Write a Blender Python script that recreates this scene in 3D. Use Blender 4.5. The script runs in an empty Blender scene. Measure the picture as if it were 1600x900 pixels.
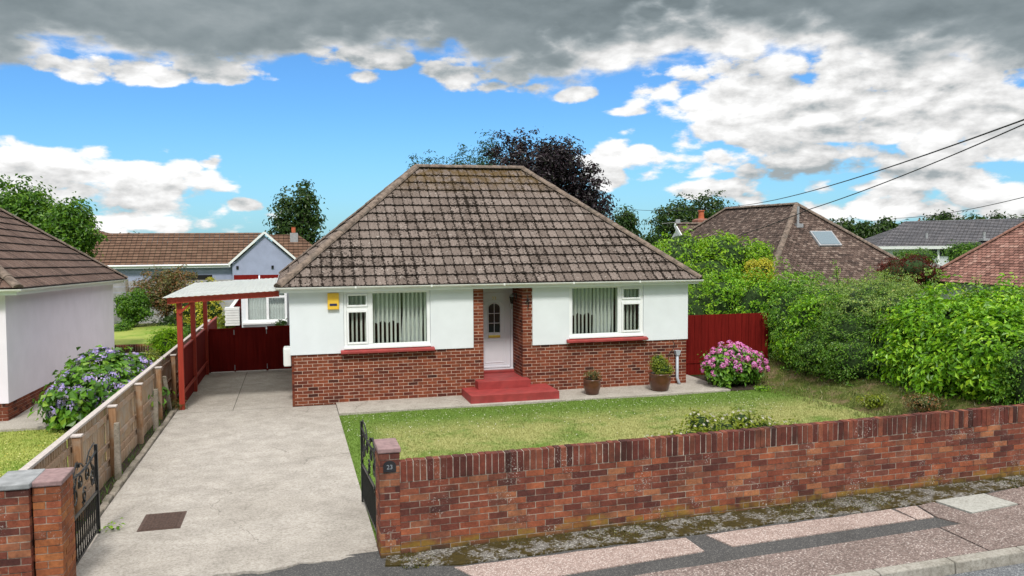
import bpy, bmesh, math, random
import numpy as np
from mathutils import Vector, Matrix
PI = math.pi
R_ = math.radians
scene = bpy.context.scene
COL = scene.collection

# ------------------------------------------------------------------ camera
PITCH, YAW, ROLL = .0619, .2618, -.006
cam_d = bpy.data.cameras.new('camera')
cam = bpy.data.objects.new('camera', cam_d)
COL.objects.link(cam)
Fv = Vector((math.sin(YAW)*math.cos(PITCH), math.cos(YAW)*math.cos(PITCH), -math.sin(PITCH)))
Rv = Vector((math.cos(YAW), -math.sin(YAW), 0))
Uv = Rv.cross(Fv)
R2 = math.cos(ROLL)*Rv + math.sin(ROLL)*Uv
U2 = -math.sin(ROLL)*Rv + math.cos(ROLL)*Uv
m = Matrix((R2, U2, -Fv)).transposed().to_4x4()
m.translation = Vector((.0457, -18.7961, 3.724))
cam.matrix_world = m
cam_d.sensor_width = 36
cam_d.lens = 1284.19/1600*36
cam_d.clip_start = .1
cam_d.clip_end = 3000
scene.camera = cam
scene.render.resolution_x = 1024
scene.render.resolution_y = 576

# ------------------------------------------------------------------ light
SUN_EL, SUN_AZ = 52, 190          # azimuth clockwise from +Y: behind the camera, to the left
SUN_STRENGTH, SUN_ANGLE = 2.1, 9
SKY_STRENGTH = .13
EXPOSURE = 0.5
scene.view_settings.view_transform = 'Standard'
scene.view_settings.look = 'None'
scene.view_settings.gamma = 1
scene.view_settings.use_curve_mapping = False
scene.view_settings.exposure = EXPOSURE
sd = bpy.data.lights.new('sun', 'SUN')
sd.energy = SUN_STRENGTH
sd.angle = R_(SUN_ANGLE)
sd.color = (1, .955, .88)
sun = bpy.data.objects.new('sun', sd)
COL.objects.link(sun)
sdir = Vector((math.sin(R_(SUN_AZ))*math.cos(R_(SUN_EL)), math.cos(R_(SUN_AZ))*math.cos(R_(SUN_EL)), math.sin(R_(SUN_EL))))
sun.rotation_euler = (-sdir).to_track_quat('-Z', 'Y').to_euler()
sun.location = sdir*60


# ------------------------------------------------------------------ node helper
class G:
    """small wrapper for building node graphs"""
    def __init__(s, tree):
        s.t = tree; s.n = tree.nodes; s.l = tree.links
    def node(s, typ, **kw):
        nd = s.n.new(typ)
        for k, v in kw.items(): setattr(nd, k, v)
        return nd
    def put(s, sock, v):
        if hasattr(v, 'is_output') or isinstance(v, bpy.types.NodeSocket): s.l.new(v, sock)
        elif isinstance(v, (tuple, list)):
            if len(sock.default_value) == 4 and len(v) == 3: v = tuple(v)+(1,)
            sock.default_value = v
        else: sock.default_value = v
    def math(s, op, a, b=0, c=None, clamp=False):
        nd = s.node('ShaderNodeMath', operation=op); nd.use_clamp = clamp
        s.put(nd.inputs[0], a); s.put(nd.inputs[1], b)
        if c is not None: s.put(nd.inputs[2], c)
        return nd.outputs[0]
    def vmath(s, op, a, b=(0, 0, 0)):
        nd = s.node('ShaderNodeVectorMath', operation=op)
        s.put(nd.inputs[0], a); s.put(nd.inputs[1], b)
        return nd.outputs[0] if op not in ('DOT_PRODUCT', 'LENGTH') else nd.outputs['Value']
    def sep(s, v):
        nd = s.node('ShaderNodeSeparateXYZ'); s.put(nd.inputs[0], v); return nd.outputs
    def comb(s, x, y, z=0):
        nd = s.node('ShaderNodeCombineXYZ')
        for i, a in enumerate((x, y, z)): s.put(nd.inputs[i], a)
        return nd.outputs[0]
    def noise(s, vec, scale=5, detail=6, rough=.55, dist=0, out='Fac'):
        nd = s.node('ShaderNodeTexNoise')
        if vec is not None: s.put(nd.inputs['Vector'], vec)
        nd.inputs['Scale'].default_value = scale; nd.inputs['Detail'].default_value = detail
        nd.inputs['Roughness'].default_value = rough; nd.inputs['Distortion'].default_value = dist
        return nd.outputs[out]
    def voro(s, vec, scale=5, feature='F1', out='Distance', rand=1):
        nd = s.node('ShaderNodeTexVoronoi', feature=feature)
        if vec is not None: s.put(nd.inputs['Vector'], vec)
        nd.inputs['Scale'].default_value = scale; nd.inputs['Randomness'].default_value = rand
        return nd.outputs[out]
    def white(s, vec):
        nd = s.node('ShaderNodeTexWhiteNoise'); nd.noise_dimensions = '3D'
        s.put(nd.inputs['Vector'], vec); return nd.outputs['Value']
    def ramp(s, fac, stops, interp='LINEAR'):
        nd = s.node('ShaderNodeValToRGB'); s.put(nd.inputs[0], fac)
        cr = nd.color_ramp; cr.interpolation = interp
        while len(cr.elements) < len(stops): cr.elements.new(.5)
        for e, (p, c) in zip(cr.elements, stops):
            e.position = p; e.color = (c, c, c, 1) if not isinstance(c, (tuple, list)) else (tuple(c)+(1,))[:4]
        return nd.outputs[0]
    def smooth(s, v, a, b, lo=0, hi=1):
        nd = s.node('ShaderNodeMapRange', interpolation_type='SMOOTHSTEP')
        s.put(nd.inputs['Value'], v); s.put(nd.inputs['From Min'], a); s.put(nd.inputs['From Max'], b)
        s.put(nd.inputs['To Min'], lo); s.put(nd.inputs['To Max'], hi)
        return nd.outputs[0]
    def mix(s, f, a, b, mode='MIX'):
        nd = s.node('ShaderNodeMix', data_type='RGBA', blend_type=mode)
        s.put(nd.inputs['Factor'], f); s.put(nd.inputs[6], a); s.put(nd.inputs[7], b)
        return nd.outputs[2]
    def curve(s, v, pts):
        nd = s.node('ShaderNodeFloatCurve'); s.put(nd.inputs['Value'], v)
        c = nd.mapping.curves[0]
        while len(c.points) < len(pts): c.points.new(.5, .5)
        for p, (x, y) in zip(c.points, pts): p.location = (x, y)
        nd.mapping.update(); return nd.outputs[0]
    def bump(s, h, strength=.5, dist=.01):
        nd = s.node('ShaderNodeBump'); nd.inputs['Strength'].default_value = strength
        nd.inputs['Distance'].default_value = dist; s.put(nd.inputs['Height'], h); return nd.outputs[0]


# ------------------------------------------------------------------ world
w = bpy.data.worlds.new('World'); scene.world = w; w.use_nodes = True
g = G(w.node_tree); g.n.clear()
sky = g.node('ShaderNodeTexSky', sky_type='NISHITA'); sky.sun_disc = False
sky.sun_elevation = R_(SUN_EL); sky.sun_rotation = R_(SUN_AZ)
sky.air_density = 1.0; sky.dust_density = .4; sky.ozone_density = 2.5
tc = g.node('ShaderNodeTexCoord')
d = tc.outputs['Generated']
dx, dy, dz = g.sep(d)
az = g.math('ARCTAN2', dx, dy)                     # 0 = +Y, clockwise positive
el = g.math('ARCSINE', g.math('MAXIMUM', dz, -.2))
def paz(x): return .2618+math.atan((x-800)/1284)
def pel(x, y): return math.atan((370-y)/1284*math.cos(math.atan((x-800)/1284)))
# lower edge of the grey cloud deck, as elevation against azimuth
ed = [(-.78, 150), (0, 118), (150, 105), (240, 128), (330, 122), (430, 118), (520, 98), (660, 92), (760, 135), (860, 150), (940, 140), (1030, 120), (1200, 112), (1400, 138), (1600, 150)]
A0, A1 = -.9, 1.4
pts = []
for x, y in ed:
    a = paz(x) if x > -.5 else -.6
    pts.append(((a-A0)/(A1-A0), pel(x if x > -.5 else 0, y)/.3))
pts = [(0, .2)]+pts+[(1, .2)]
azn = g.math('MULTIPLY', g.math('SUBTRACT', az, A0), 1/(A1-A0), clamp=True)
edge = g.math('MULTIPLY', g.curve(azn, pts), .3)
P = g.comb(az, g.math('MULTIPLY', el, 2.1), .37)
n1 = g.noise(P, 9.5, 12, .58, .1)
n2 = g.noise(g.vmath('ADD', P, (-.006, .022, 0)), 9.5, 7, .54, .1)
nbig = g.noise(P, 3.2, 5, .5)
relief = g.math('SUBTRACT', n1, n2)
fine = g.noise(P, 26, 8, .6, .3)
vd = g.voro(g.vmath('ADD', P, g.vmath('MULTIPLY', g.noise(P, 14, 4, .5, 0, 'Color'), (.05, .05, .05))), 24)
puff = g.math('SUBTRACT', .42, vd)
wob = g.math('ADD', g.math('MULTIPLY', puff, .030), g.math('ADD', g.math('MULTIPLY', g.math('SUBTRACT', n1, .5), .11), g.math('MULTIPLY', g.math('SUBTRACT', fine, .5), .03)))
above = g.math('ADD', g.math('SUBTRACT', el, edge), wob)
deck = g.smooth(above, -.006, .022)
def blob(x, y, rx, ry, gain=1.0):
    """a soft cumulus patch: 1 in the middle, falling off outwards"""
    u = g.math('MULTIPLY', g.math('SUBTRACT', az, paz(x)), 1284/rx)
    v = g.math('MULTIPLY', g.math('SUBTRACT', el, pel(x, y)), 1284/ry)
    r2 = g.math('ADD', g.math('MULTIPLY', u, u), g.math('MULTIPLY', v, v))
    return g.math('MULTIPLY', g.math('SUBTRACT', 1, r2), gain)
def union(lst):
    o = lst[0]
    for q in lst[1:]: o = g.math('MAXIMUM', o, q)
    return o
cum = union([blob(60, 285, 175, 58), blob(230, 275, 110, 62), blob(150, 330, 210, 38), blob(385, 318, 28, 12), blob(335, 252, 22, 12),
             blob(570, 122, 45, 16), blob(780, 130, 105, 26), blob(910, 150, 45, 16), blob(1040, 250, 120, 36), blob(950, 265, 45, 32),
             blob(1120, 300, 90, 22), blob(1230, 275, 110, 60), blob(1080, 150, 150, 60), blob(1320, 150, 360, 75, 1.5), blob(1180, 200, 190, 38, 1.2), blob(1500, 190, 250, 55, 1.5), blob(210, 108, 150, 24, 1.4), blob(340, 112, 110, 22, 1.2), blob(560, 96, 130, 20, 1.3), blob(720, 112, 70, 26, 1.2), blob(1480, 260, 260, 75), blob(1330, 325, 130, 22), blob(1560, 320, 160, 32), blob(985, 178, 50, 12)])
cumf = g.math('ADD', cum, g.math('ADD', g.math('ADD', g.math('MULTIPLY', puff, 1.3), g.math('MULTIPLY', g.math('SUBTRACT', n1, .52), 4.2)), g.math('MULTIPLY', g.math('SUBTRACT', fine, .5), 1.4)))
cmask = g.smooth(cumf, -.05, .5)
mask = g.math('MAXIMUM', deck, cmask)
# unseen bright cloud added overhead as ambient fill
cover = g.smooth(el, .33, .5)
mask = g.math('MAXIMUM', mask, g.math('MULTIPLY', cover, .8))
# cloud tone
deep = g.smooth(g.math('ADD', above, g.math('MULTIPLY', g.math('SUBTRACT', nbig, .5), .16)), .004, .055)
deep = g.math('MULTIPLY', deep, g.math('SUBTRACT', 1, g.smooth(el, .32, .6)))
tone_hi = g.math('ADD', .76, g.math('MULTIPLY', relief, 2.6))
tone_hi = g.math('ADD', g.math('ADD', tone_hi, g.math('MULTIPLY', puff, .22)), g.math('MULTIPLY', g.math('SUBTRACT', nbig, .54), -1.2))
tone_hi = g.math('MAXIMUM', .42, g.math('MINIMUM', tone_hi, 1.0))
tone_lo = g.math('ADD', .29, g.math('ADD', g.math('MULTIPLY', relief, .30), g.math('MULTIPLY', g.math('SUBTRACT', nbig, .5), .32)))
tone_lo = g.math('MAXIMUM', .17, tone_lo)
tone = g.math('ADD', g.math('MULTIPLY', tone_hi, g.math('SUBTRACT', 1, deep)), g.math('MULTIPLY', tone_lo, deep))
white = g.mix(g.smooth(tone, .15, .75), (.74, .92, 1.0), (1.0, 1.0, .995))
ccol = g.vmath('MULTIPLY', white, g.comb(tone, tone, tone))
CLOUD_GAIN = .74/SKY_STRENGTH
ovh_fill = g.math('MULTIPLY', g.math('ADD', 1, g.math('MULTIPLY', cover, .75)), CLOUD_GAIN)  # overhead cloud out of view boosted to add ambient light
ccol = g.vmath('MULTIPLY', ccol, g.comb(ovh_fill, ovh_fill, ovh_fill))
skyc = g.vmath('MULTIPLY', sky.outputs[0], (.32, .58, .83))
skyc = g.mix(g.smooth(el, 0, .16, .35, .0), skyc, (1.9, 3.6, 4.4))
out = g.mix(mask, skyc, ccol)
bg = g.node('ShaderNodeBackground'); g.put(bg.inputs[0], out); bg.inputs[1].default_value = SKY_STRENGTH
wo = g.node('ShaderNodeOutputWorld'); g.l.new(bg.outputs[0], wo.inputs[0])


# ------------------------------------------------------------------ materials
MATS = {}
def mat(name, fn):
    if name in MATS: return MATS[name]
    mt = bpy.data.materials.new(name); mt.use_nodes = True
    g = G(mt.node_tree); g.n.clear()
    b = g.node('ShaderNodeBsdfPrincipled'); o = g.node('ShaderNodeOutputMaterial')
    g.l.new(b.outputs[0], o.inputs[0])
    g.b = b; g.o = o
    g.obj = g.node('ShaderNodeNewGeometry').outputs['Position']
    fn(g, b)
    MATS[name] = mt
    return mt
def setb(g, b, col=None, rough=None, nor=None, metal=None, spec=None):
    if col is not None: g.put(b.inputs['Base Color'], col)
    if rough is not None: g.put(b.inputs['Roughness'], rough)
    if nor is not None: g.put(b.inputs['Normal'], nor)
    if metal is not None: g.put(b.inputs['Metallic'], metal)
    if spec is not None: g.put(b.inputs['Specular IOR Level'], spec)
def plain(name, col, rough=.6, var=.12, scale=6, bump=.15, metal=0, spec=.4, dirt=0, bscale=60):
    def fn(g, b):
        n = g.noise(g.obj, scale, 6)
        c = g.mix(g.smooth(n, .3, .7), tuple(x*(1-var) for x in col), tuple(min(1, x*(1+var)) for x in col))
        if dirt:
            dn = g.noise(g.obj, scale*.35, 9, .7)
            c = g.mix(g.smooth(dn, .5, .75, 0, dirt), c, (.11, .10, .085))
        setb(g, b, c, rough, g.bump(g.noise(g.obj, bscale, 4), bump, .004), metal, spec)
    return mat(name, fn)
def island(g):
    return g.node('ShaderNodeNewGeometry').outputs['Random Per Island']

def brick_mat(name, stops, streak=0, moss=None, white=0, stain=.35):
    def fn(g, b):
        c = g.ramp(island(g), stops)
        n = g.noise(g.obj, 38, 6, .65)
        c = g.mix(g.smooth(n, .35, .7, 0, .55), c, g.vmath('MULTIPLY', c, (.48, .45, .48)))
        n3 = g.noise(g.obj, 90, 3, .6)
        c = g.mix(g.smooth(n3, .55, .75, 0, .35), c, g.vmath('ADD', g.vmath('MULTIPLY', c, (1.2, 1.1, 1.05)), (.03, .02, .015)))
        nb_ = g.noise(g.obj, 7, 5, .6); c = g.mix(g.smooth(nb_, .35, .65, .45, 0), c, g.vmath('MULTIPLY', c, (.45, .42, .5)))
        nc_ = g.noise(g.obj, 11, 3, .5); c = g.mix(g.smooth(nc_, .55, .7, 0, .5), c, g.vmath('MULTIPLY', c, (1.5, 1.35, 1.2)))
        n2 = g.noise(g.obj, 1.7, 7, .62)
        c = g.mix(g.smooth(n2, .48, .72, 0, stain), c, (.035, .022, .018))
        if moss is not None:
            x, y, z = g.sep(g.obj)
            h = g.math('SUBTRACT', z, g.math('ADD', g.math('MULTIPLY', x, .0227), moss))
            mm = g.math('ADD', g.math('SUBTRACT', .16, h), g.math('MULTIPLY', g.math('SUBTRACT', g.noise(g.obj, 2.2, 7, .6), .5), .7))
            mm = g.math('MULTIPLY', g.math('MULTIPLY', g.smooth(mm, -.02, .12, 0, .8), g.smooth(g.noise(g.obj, 9, 4), .3, .55, .3, 1)), g.smooth(g.white(g.comb(island(g), 3, 1)), .3, .5, .2, 1))
            c = g.mix(mm, c, g.mix(g.noise(g.obj, 24, 3), (.13, .095, .018), (.34, .20, .03)))
            bk = g.math('ADD', g.math('SUBTRACT', .06, h), g.math('MULTIPLY', g.math('SUBTRACT', g.noise(g.obj, 5, 5), .5), .16))
            c = g.mix(g.smooth(bk, -.02, .08, 0, .8), c, (.028, .03, .018))
        if white:
            wn = g.noise(g.obj, 55, 3, .7); wm = g.noise(g.obj, 3.1, 5, .6)
            k = g.math('MULTIPLY', g.smooth(wn, .58, .66), g.smooth(wm, .52, .66))
            c = g.mix(g.math('MULTIPLY', k, white), c, (.62, .58, .54))
        setb(g, b, c, .9, g.bump(g.noise(g.obj, 120, 5, .7), .55, .006), 0, .25)
    return mat(name, fn)
M_brick_house = brick_mat('house_brick', [(0, (.06, .02, .015)), (.12, (.14, .034, .02)), (.45, (.215, .054, .027)), (.75, (.28, .078, .036)), (1, (.19, .055, .028))], stain=.25)
M_brick_wall = brick_mat('garden_wall_brick', [(0, (.10, .038, .032)), (.2, (.18, .055, .038)), (.45, (.28, .082, .045)), (.65, (.38, .12, .058)), (.8, (.20, .07, .05)), (1, (.44, .18, .085))], moss=.17, white=.9, stain=.6)
M_brick_cope = brick_mat('coping_brick', [(0, (.06, .024, .02)), (.3, (.14, .04, .03)), (.6, (.21, .06, .038)), (.85, (.28, .095, .055)), (1, (.12, .04, .03))], white=.8, stain=.8)
M_brick_pier = brick_mat('pier_brick', [(0, (.27, .09, .045)), (.3, (.40, .13, .05)), (.6, (.46, .18, .065)), (1, (.32, .085, .05))], moss=.0, white=.5, stain=.55)
def mortar(name, c1, c2):
    def fn(g, b):
        n = g.noise(g.obj, 7, 8, .7)
        setb(g, b, g.mix(g.smooth(n, .3, .7), c1, c2), .95, g.bump(g.noise(g.obj, 160, 4), .5, .004), 0, .2)
    return mat(name, fn)
M_mortar_house = mortar('pale_mortar', (.50, .36, .28), (.66, .53, .44))
M_mortar_cope = mortar('coping_mortar', (.20, .15, .12), (.62, .56, .50))
M_mortar_wall = mortar('old_mortar', (.14, .10, .08), (.42, .35, .29))
M_white_render = plain('white_render', (.72, .765, .80), .8, .04, 1.2, .5, bscale=90, dirt=.07)
M_lilac_render = plain('lilac_render', (.80, .75, .84), .85, .03, 2, .5, bscale=110, dirt=.05)
M_blue_render = plain('blue_render', (.34, .38, .53), .85, .06, 2, .5, bscale=40)
M_upvc = plain('white_upvc', (.84, .86, .87), .3, .02, 4, .02, spec=.5, dirt=.04)
M_upvc_dirty = plain('weathered_upvc', (.76, .78, .76), .35, .05, 4, .05, spec=.5, dirt=.22)
M_door = plain('door_upvc', (.66, .67, .73), .35, .02, 4, .03, spec=.5)
M_red_paint = plain('red_masonry_paint', (.30, .040, .038), .65, .16, 5, .4, dirt=.3)
M_black_iron = plain('black_iron', (.010, .011, .012), .4, .3, 12, .3, metal=.1, spec=.5)
M_gold = plain('brass', (.62, .42, .09), .3, .1, 8, .05, metal=.8)
M_yellow = plain('yellow_plastic', (.80, .50, .05), .4, .03, 5, .02)
M_navy = plain('navy_plastic', (.02, .025, .09), .4, .03, 5, .02)
M_cap = plain('pier_cap_stone', (.26, .17, .17), .85, .2, 14, .5, dirt=.25)
M_capgrey = plain('grey_cap_stone', (.27, .28, .29), .8, .2, 9, .5, dirt=.25)
M_clay = plain('brown_glazed_clay', (.095, .035, .018), .3, .2, 8, .05, spec=.6)
M_soil = plain('soil', (.04, .028, .018), .95, .3, 20, .8)
M_grey_pipe = plain('grey_plastic', (.42, .46, .52), .45, .06, 8, .05)
M_room = plain('room_dark', (.10, .10, .10), .9, .1, 3, .0)
M_bark = plain('bark', (.075, .055, .04), .95, .3, 18, .9, bscale=30)
M_lead = plain('lead_grey', (.33, .34, .36), .6, .1, 8, .1)
M_terracotta = plain('terracotta', (.50, .13, .06), .8, .15, 10, .2)
M_wire = plain('cable_black', (.02, .02, .024), .6, .1, 8, 0)
M_blind = plain('blind_fabric', (.86, .88, .82), .8, .05, 4, .1)
M_net = plain('net_curtain', (.62, .64, .64), .9, .06, 20, .2)
M_hole_shade = plain('dark_hole', (.01, .01, .01), .9, .1, 3, 0)

def wood(name, c1, c2, rough=.75, grey=None, spec=.3):
    def fn(g, b):
        st = g.vmath('MULTIPLY', g.obj, (22, 22, 1.6))
        n = g.noise(st, 1, 6, .6, .4)
        c = g.mix(g.smooth(n, .3, .7), c1, c2)
        c = g.mix(g.math('MULTIPLY', island(g), .5), c, g.vmath('MULTIPLY', c, (.66, .62, .6)))
        if grey: c = g.mix(g.smooth(g.noise(g.obj, 2.3, 6, .65), .45, .62, 0, .7), c, grey)
        setb(g, b, c, rough, g.bump(n, .35, .004), 0, spec)
    return mat(name, fn)
M_fence = wood('weathered_fence_timber', (.30, .19, .12), (.46, .33, .23), grey=(.36, .31, .27))
M_post = wood('fence_post_timber', (.22, .11, .05), (.38, .22, .12), grey=(.33, .27, .21))
M_rail = wood('grey_cap_rail', (.42, .37, .35), (.58, .53, .50))
M_red_wood = wood('red_stained_timber', (.125, .006, .0045), (.18, .011, .008), .8, spec=.12)
M_red_beam = wood('red_painted_beam', (.30, .035, .02), (.38, .05, .028), .5)

def glass_fn(g, b):
    lw = g.node('ShaderNodeLayerWeight').outputs['Facing']; fr = g.math('ADD', .10, g.math('MULTIPLY', g.math('POWER', lw, 4), .9), clamp=True)
    tr = g.node('ShaderNodeBsdfTransparent'); tr.inputs[0].default_value = (.90, .95, .93, 1)
    gl = g.node('ShaderNodeBsdfGlossy'); gl.inputs[1].default_value = .02; gl.inputs[0].default_value = (.9, 1, .96, 1)
    mx = g.node('ShaderNodeMixShader')
    g.put(mx.inputs[0], fr)
    g.l.new(tr.outputs[0], mx.inputs[1]); g.l.new(gl.outputs[0], mx.inputs[2]); g.l.new(mx.outputs[0], g.o.inputs[0])
M_glass = mat('window_glass', glass_fn)
def dglass(g, b): setb(g, b, (.02, .028, .03), .05, None, 0, .9)
M_darkglass = mat('dark_glass', dglass)
def skyglass(g, b): setb(g, b, (.10, .16, .20), .12, None, 0, 1)
M_skyglass = mat('rooflight_glass', skyglass)

def conc(name, c1, c2, dark=.5, pits=.5, moss=0, streak=True):
    def fn(g, b):
        n = g.noise(g.obj, 2.4, 10, .75)
        c = g.mix(g.smooth(n, .25, .75), c1, c2)
        f = g.noise(g.obj, 30, 8, .8)
        c = g.mix(g.smooth(f, .42, .64, 0, .8), c, g.vmath('MULTIPLY', c, (.55, .53, .5)))
        sv = g.vmath('MULTIPLY', g.obj, (1.0, 5.5, 1)) if streak else g.obj
        s = g.noise(sv, 7, 9, .78, .3)
        c = g.mix(g.smooth(s, .54, .70, 0, dark), c, (.13, .115, .10))
        big = g.noise(g.obj, .45, 4, .6)
        c = g.mix(g.smooth(big, .35, .65, 0, .3), c, g.vmath('MULTIPLY', c, (.72, .70, .66)))
        v = g.voro(g.obj, 26); pv = g.smooth(v, .08, .16)
        gate = g.smooth(g.noise(g.obj, 2.6, 4), .52, .62)
        c = g.mix(g.math('MULTIPLY', g.math('MULTIPLY', g.math('SUBTRACT', 1, pv), gate), pits), c, (.05, .045, .04))
        if moss: c = g.mix(g.math('MULTIPLY', g.smooth(g.noise(g.obj, 3.5, 8, .7), .47, .62), moss), c, (.06, .065, .02))
        cw = g.vmath('ADD', g.obj, g.vmath('MULTIPLY', g.noise(g.obj, 3, 5, .6, 0, 'Color'), (.35, .35, 0)))
        ck = g.smooth(g.voro(cw, .42, 'DISTANCE_TO_EDGE'), .0035, .0012)
        c = g.mix(g.math('MULTIPLY', g.math('MULTIPLY', ck, g.smooth(g.noise(g.obj, .8, 3), .48, .55)), .5), c, (.07, .06, .05))
        setb(g, b, c, .93, g.bump(g.math('ADD', f, g.math('MULTIPLY', s, .8)), .5, .012), 0, .25)
    return mat(name, fn)
M_drive = conc('driveway_concrete', (.33, .305, .275), (.50, .465, .425), .6, .9)
M_path = conc('path_concrete', (.38, .35, .31), (.52, .485, .44), .3, .4, streak=False)
M_slab = conc('inspection_slab', (.38, .38, .35), (.48, .48, .45), .2, .3, streak=False)
M_kerb = conc('kerb_concrete', (.30, .28, .25), (.43, .41, .37), .55, .3, .12, streak=False)
M_oldconc = conc('old_edging_concrete', (.22, .19, .16), (.36, .32, .27), .7, .4, .3, streak=False)
def aggregate(name, base, stones, scale=95, moss=0, dark=.35, big=1.1):
    def fn(g, b):
        cel = g.node('ShaderNodeTexVoronoi'); g.put(cel.inputs['Vector'], g.obj); cel.inputs['Scale'].default_value = scale
        rnd = g.sep(cel.outputs['Color'])[0]
        c = g.ramp(rnd, stones)
        c = g.mix(g.smooth(cel.outputs['Distance'], .35, .6, 0, .7), c, base)
        n = g.noise(g.obj, big, 8, .65)
        c = g.mix(g.smooth(n, .42, .7, 0, dark), c, g.vmath('MULTIPLY', c, (.5, .48, .46)))
        if moss:
            mk = g.math('ADD', g.noise(g.obj, 4.2, 9, .72), g.math('MULTIPLY', g.math('SUBTRACT', g.noise(g.obj, 30, 3), .5), .35))
            mc = g.mix(g.noise(g.obj, 17, 5), (.014, .011, .005), (.085, .062, .012))
            c = g.mix(g.smooth(mk, .43, .53, 0, moss), c, mc)
        h = g.math('SUBTRACT', 1, cel.outputs['Distance'])
        setb(g, b, c, .92, g.bump(h, .5, .006), 0, .25)
    return mat(name, fn)
M_pink = aggregate('pink_aggregate_paving', (.27, .20, .18), [(0, (.22, .165, .145)), (.4, (.42, .325, .29)), (.8, (.54, .44, .40)), (1, (.70, .63, .59))], 70, dark=.4)
M_pink_dull = aggregate('dull_pink_aggregate_paving', (.15, .115, .105), [(0, (.11, .085, .075)), (.4, (.24, .18, .165)), (.8, (.34, .27, .24)), (1, (.56, .50, .47))], 60, dark=.45)
M_tar = aggregate('tarmac_patch', (.062, .062, .064), [(0, (.05, .05, .052)), (.7, (.10, .098, .095)), (1, (.20, .19, .18))], 90, dark=.3)
M_moss_strip = aggregate('mossy_stone_strip', (.12, .11, .10), [(0, (.09, .085, .08)), (.5, (.25, .24, .22)), (1, (.46, .45, .42))], 55, moss=1, dark=.4)
M_road = aggregate('road_asphalt', (.10, .105, .115), [(0, (.09, .095, .105)), (.6, (.17, .18, .195)), (1, (.32, .33, .34))], 75, dark=.25)

def lawn_fn(dry, lush, green_edge=True):
    def fn(g, b):
        n = g.noise(g.obj, .9, 8, .68)
        n2 = g.noise(g.obj, 6, 6, .7)
        x, y, z = g.sep(g.obj)
        k = g.smooth(g.math('ADD', g.math('MULTIPLY', n, .75), g.math('MULTIPLY', n2, .25)),   .34, .56)
        if green_edge:
            e = g.smooth(g.math('ADD', y, g.math('MULTIPLY', g.math('SUBTRACT', n, .5), 2.5)), -3.4, -1.8)
            e2 = g.smooth(g.math('SUBTRACT', 0, g.math('SUBTRACT', x, g.math('MULTIPLY', n, .6))), -1.6, -.9)
            k = g.math('MULTIPLY', k, g.math('SUBTRACT', 1, g.math('MAXIMUM', e, e2)))
        c = g.mix(k, lush, dry)
        r = g.node('ShaderNodeNewGeometry').outputs['Random Per Island']
        c = g.mix(g.math('MULTIPLY', r, .55), c, g.vmath('MULTIPLY', c, (.55, .62, .5)))
        setb(g, b, c, .8, None, 0, .2)
    return fn
M_lawn = mat('front_lawn_grass', lawn_fn((.355, .35, .135), (.14, .225, .038)))
M_lawn2 = mat('neighbour_lawn_grass', lawn_fn((.34, .38, .09), (.14, .26, .025), False))
def bank_fn(g, b):
    n = g.noise(g.obj, 2.2, 9, .7)
    c = g.ramp(n, [(.3, (.035, .05, .012)), (.48, (.09, .11, .025)), (.6, (.19, .14, .08)), (.75, (.09, .065, .035))])
    setb(g, b, c, .95, g.bump(g.noise(g.obj, 14, 8, .7), 1, .05), 0, .1)
M_bank = mat('rough_bank', bank_fn)
def ground_fn(g, b):
    n = g.noise(g.obj, .3, 8, .7)
    setb(g, b, g.ramp(n, [(.35, (.05, .09, .02)), (.6, (.10, .14, .035)), (.75, (.12, .10, .06))]), .95, g.bump(g.noise(g.obj, 5, 6), .6, .05), 0, .1)
M_ground = mat('grassy_ground', ground_fn)

def leafm(name, stops, trans=.28, rough=.42, spec=.45, tint=None):
    def fn(g, b):
        c = g.ramp(island(g), stops)
        n = g.noise(g.obj, 1.3, 4, .6)
        c = g.mix(g.smooth(n, .35, .7, 0, .35), c, g.vmath('MULTIPLY', c, (.55, .68, .6)))
        setb(g, b, c, rough, None, 0, spec)
        tr = g.node('ShaderNodeBsdfTranslucent'); g.put(tr.inputs[0], g.vmath('MULTIPLY', c, (1.5, 1.35, .7)))
        mx = g.node('ShaderNodeMixShader'); mx.inputs[0].default_value = trans
        g.l.new(b.outputs[0], mx.inputs[1]); g.l.new(tr.outputs[0], mx.inputs[2]); g.l.new(mx.outputs[0], g.o.inputs[0])
    return mat(name, fn)
L_laurel = leafm('laurel_leaf', [(0, (0.046, 0.130, 0.008)), (.45, (0.111, 0.260, 0.010)), (.85, (0.221, 0.416, 0.018)), (1, (0.390, 0.546, 0.039))])
L_laurel2 = leafm('bright_laurel_leaf', [(0, (0.061, 0.174, 0.007)), (.4, (0.145, 0.346, 0.013)), (.8, (0.267, 0.505, 0.022)), (1, (0.436, 0.638, 0.049))])
L_hedge = leafm('privet_leaf', [(0, (0.052, 0.147, 0.013)), (.5, (0.113, 0.269, 0.022)), (.9, (0.205, 0.403, 0.034)), (1, (0.410, 0.582, 0.081))])
L_pale = leafm('pale_hedge_leaf', [(0, (0.105, 0.197, 0.041)), (.5, (0.208, 0.333, 0.068)), (.9, (0.356, 0.500, 0.121)), (1, (0.475, 0.454, 0.162))])
L_dark = leafm('dark_tree_leaf', [(0, (.012, .035, .006)), (.5, (.03, .075, .010)), (1, (.07, .13, .02))])
L_mid = leafm('mid_green_leaf', [(0, (0.033, 0.099, 0.009)), (.5, (0.079, 0.198, 0.014)), (1, (0.171, 0.317, 0.023))])
L_bright = leafm('bright_green_leaf', [(0, (0.091, 0.221, 0.010)), (.5, (0.195, 0.390, 0.016)), (1, (0.351, 0.546, 0.026))])
L_yellow = leafm('golden_leaf', [(0, (.25, .27, .02)), (.5, (.48, .46, .03)), (1, (.65, .60, .08))])
L_olive = leafm('olive_leaf', [(0, (.10, .14, .012)), (.5, (.20, .26, .02)), (1, (.32, .36, .04))])
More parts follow.
